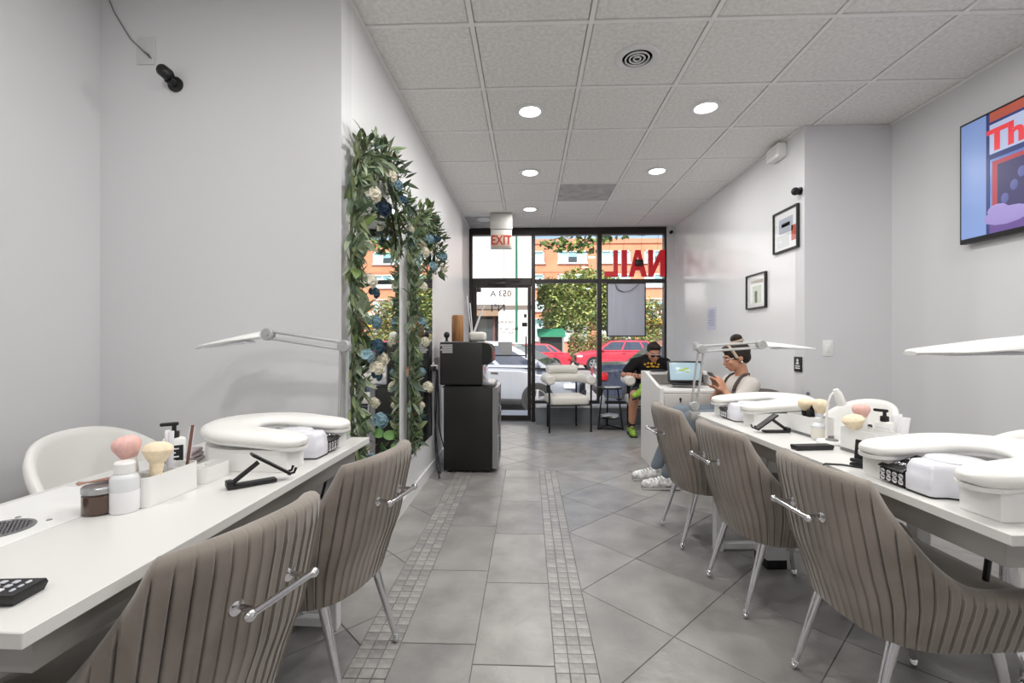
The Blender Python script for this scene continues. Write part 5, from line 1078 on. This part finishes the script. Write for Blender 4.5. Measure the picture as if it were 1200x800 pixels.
MB().bb((-16, .3, 3.9), (.42, 12, 16)).build('wall', cream, t); MB().bb((-16, .22, 3.75), (.46, .45, 4.0)).build('ledge', mat('ledge_dark', (120, 112, 104), .7), t)
MB().bb((-2.0, .3, 0), (.38, 12, 3.9)).build('lower_wall', whst, t); MB().bb((-16, 1.2, 0), (-2.0, 12, 3.9)).build('lower_wall', mat('shop_dark', (70, 64, 66), .6), t)
for k, (za, zb_) in enumerate(((4.05, 7.35), (7.4, 16))):
    for j in range(4): MB().bb((-1.68 - 3.6 * (j + 1) + .03, .2, za), (-1.68 - 3.6 * j, .31, zb_)).build('wall_panel', whst, t)
MB().bb((-16, .3, 3.3), (-2.0, 1.2, 3.75)).build('awning_band', mat('shop_tan', (150, 126, 104), .7), t)
for k in range(6):
    x0 = -2.35 - 1.25 * k; MB().bb((x0 - .08, .9, 0), (x0 + .08, 1.2, 3.3)).build('shop_post', mat('shop_maroon', (96, 70, 70), .6), t); MB().bb((x0 - 1.17, 1.05, .6), (x0 - .08, 1.12, 3.1)).build('shop_window', dkw, t)
t = thing('lamp_post', 'green steel street pole before the corner building', 'pole', (-.74, 28.6, GZ + .14)); MB().cyl((0, 0, 0), (0, 0, 11), .085, .065, 14).build('pole', mat('pole_green', (30, 112, 84), .45), t); MB().cyl((0, 0, 0), (0, 0, .7), .14, .11, 14).build('pole_base', mat('pole_green', (30, 112, 84), .45), t)
MB().tube([(0, 0, 10.8), (0, -1.0, 11.3), (0, -2.2, 11.4)], .05, 8).rbox((0, -2.4, 11.35), (.2, .6, .12), .04).build('lamp_arm', mat('pole_green', (30, 112, 84), .45), t)
# trees
def tree(label, loc, trunk, blobs, n, cols, lsz, seed, group=None):
    rnd = random.Random(seed); t = thing('tree', label, 'tree', loc, 0, group); tb = MB()
    for pts, rr in trunk: tb.tube(pts, rr, 8)
    tb.build('trunk', mat('bark_tan', (150, 132, 108), .9, var=.2, vscale=5, bump=.5, bscale=20), t)
    for ci, c in enumerate(cols):
        m = MB()
        for k in range(n // len(cols)):
            b = rnd.choices(blobs, [x[1][0] * x[1][2] for x in blobs])[0]; d = Vector((rnd.gauss(0, 1), rnd.gauss(0, 1), rnd.gauss(0, 1))).normalized() * (rnd.random() ** .45)
            p = Vector(b[0]) + Vector((d.x * b[1][0], d.y * b[1][1], d.z * b[1][2]))
            if loc[1] > 30 and loc[0] + p.x < .65: continue
            s_ = lsz * rnd.uniform(.6, 1.4); R_ = Euler((rnd.uniform(-1, 1), rnd.uniform(-1, 1), rnd.uniform(0, 6.3))).to_matrix()
            m.add([p + R_ @ Vector(v) * s_ for v in ((0, -1, 0), (.5, -.1, .12), (0, 1.1, -.1), (-.5, -.1, .12))], [(0, 1, 3), (1, 2, 3)])
        o = m.build('foliage', c, t, flat=True); o['kind'] = 'stuff'
    return t
g1, g2, g3, g4 = mat('foliage_olive', (150, 164, 84), .7, var=.15, vscale=2), mat('foliage_green', (104, 132, 66), .7, var=.15, vscale=2), mat('foliage_pale', (188, 192, 122), .7, var=.1, vscale=2), mat('foliage_rust', (176, 138, 92), .7)
tree('broad olive green tree across the street before the orange building', (3.2, 34, GZ), [([(.4, 0, 0), (.35, 0, 1.5), (.1, 0, 3.0), (0, 0, 4.6)], [.16, .13, .12, .06]), ([(.3, 0, 2.0), (1.4, .2, 3.6), (2.0, .2, 4.6)], [.09, .06, .03]), ([(.2, 0, 2.4), (-1.2, -.2, 3.8), (-2.0, 0, 4.6)], [.09, .06, .03])],
     [((-.6, 0, 4.7), (2.3, 1.9, 1.5)), ((1.5, .2, 4.6), (1.9, 1.7, 1.7)), ((.4, 0, 3.3), (2.4, 1.8, 1.2)), ((1.0, 0, 6.0), (2.0, 1.6, 1.1)), ((-1.6, 0, 5.2), (1.6, 1.4, 1.1)), ((2.6, .2, 5.0), (1.5, 1.3, 1.5)), ((-1.4, 0, 3.0), (1.2, 1.2, .9)), ((2.6, .3, 3.4), (1.2, 1.2, 1.1))], 15000, [g1, g2, g3], .13, 3)
tree('smaller rusty green tree right of the broad tree across the street', (8.8, 36, GZ), [([(0, 0, 0), (0, 0, 2.2), (.2, 0, 4)], [.12, .1, .04])], [((0, 0, 3.6), (1.9, 1.5, 1.5)), ((.5, 0, 2.3), (1.5, 1.2, .9))], 3000, [g2, g4, g1], .13, 5)
tree('street tree on the sidewalk with a branch hanging over the window top', (4.6, 8.9, -.25), [([(0, 0, 0), (-.05, 0, 2.0), (-.3, 0, 3.4), (-.5, .1, 5)], [.14, .12, .10, .05]), ([(-.25, 0, 3.1), (-1.4, 0, 3.75), (-2.6, .1, 3.66), (-3.5, .1, 3.50), (-4.3, .1, 3.34)], [.06, .04, .025, .015, .008]), ([(-.3, 0, 3.4), (.8, .2, 4.4), (1.5, .2, 5)], [.06, .04, .02])],
     [((-4.0, .1, 3.27), (.42, .35, .14)), ((-3.5, .1, 3.28), (.38, .35, .20)), ((-3.0, .1, 3.44), (.35, .4, .12)), ((-2.3, .1, 3.58), (.5, .4, .12)), ((-1.35, .1, 3.55), (.35, .3, .14)), ((-.5, .1, 4.8), (1.5, 1.3, 1.2)), ((1.2, .2, 5.0), (1.2, 1.2, 1.0))], 3400, [g2, mat('foliage_deep', (66, 92, 50), .7), g1], .075, 9)
def hedge(label, x0, x1, y, h_, n, seed, cols, wd=.5):
    rnd = random.Random(seed); t = thing('hedge', label, 'hedge', ((x0 + x1) / 2, y, GZ + .12)); hw = (x1 - x0) / 2
    for c in cols:
        m = MB()
        for k in range(n // len(cols)):
            p = Vector((rnd.uniform(-hw, hw), rnd.uniform(-wd, wd), rnd.random() ** .8 * h_ * (1 + .15 * sin(k)))); s_ = rnd.uniform(.05, .13); R_ = Euler((rnd.uniform(-1, 1), rnd.uniform(-1, 1), rnd.uniform(0, 6.3))).to_matrix()
            m.add([p + R_ @ Vector(v) * s_ for v in ((0, -1, 0), (.55, 0, .1), (0, 1, 0), (-.55, 0, .1))], [(0, 1, 3), (1, 2, 3)])
        o = m.build('foliage', c, t, flat=True); o['kind'] = 'stuff'
    sm = MB()
    for k in range(int(hw * 2.5)): x = -hw + (k + .5) / 1.25; sm.tube([(x, 0, 0), (x + .1, 0, h_ * .8)], .025, 5)
    sm.build('stem', mat('bark_tan', (150, 132, 108), .9), t)
hedge('mottled shrub hedge behind the parked red cars', 2.75, 7.0, 32.2, 1.9, 4600, 11, [g2, g4, mat('foliage_dusk', (104, 92, 76), .8), g1]); hedge('taller shrub row at the right behind the red crossover', 7.2, 12.5, 32.6, 2.0, 3600, 13, [g2, g1, g4])
t = thing('kiosk', 'dark kiosk with a green awning under the broad tree', 'kiosk', (1.55, 31.6, GZ + .14)); MB().bb((-.75, 0, 0), (.75, 1.2, 1.75)).build('booth', mat('booth_dark', (30, 32, 32), .7), t); MB().prism([(-.35, 1.75), (1.3, 2.25), (1.3, 2.35), (-.35, 1.85)], -.95, .95, 'x').build('awning', mat('awning_green', (44, 130, 98), .7), t)
for x in (-.8, .8): MB().bb((x - .06, -.3, 0), (x + .06, -.2, 1.8)).build('booth_post', mat('post_grey', (150, 150, 148), .6), t)
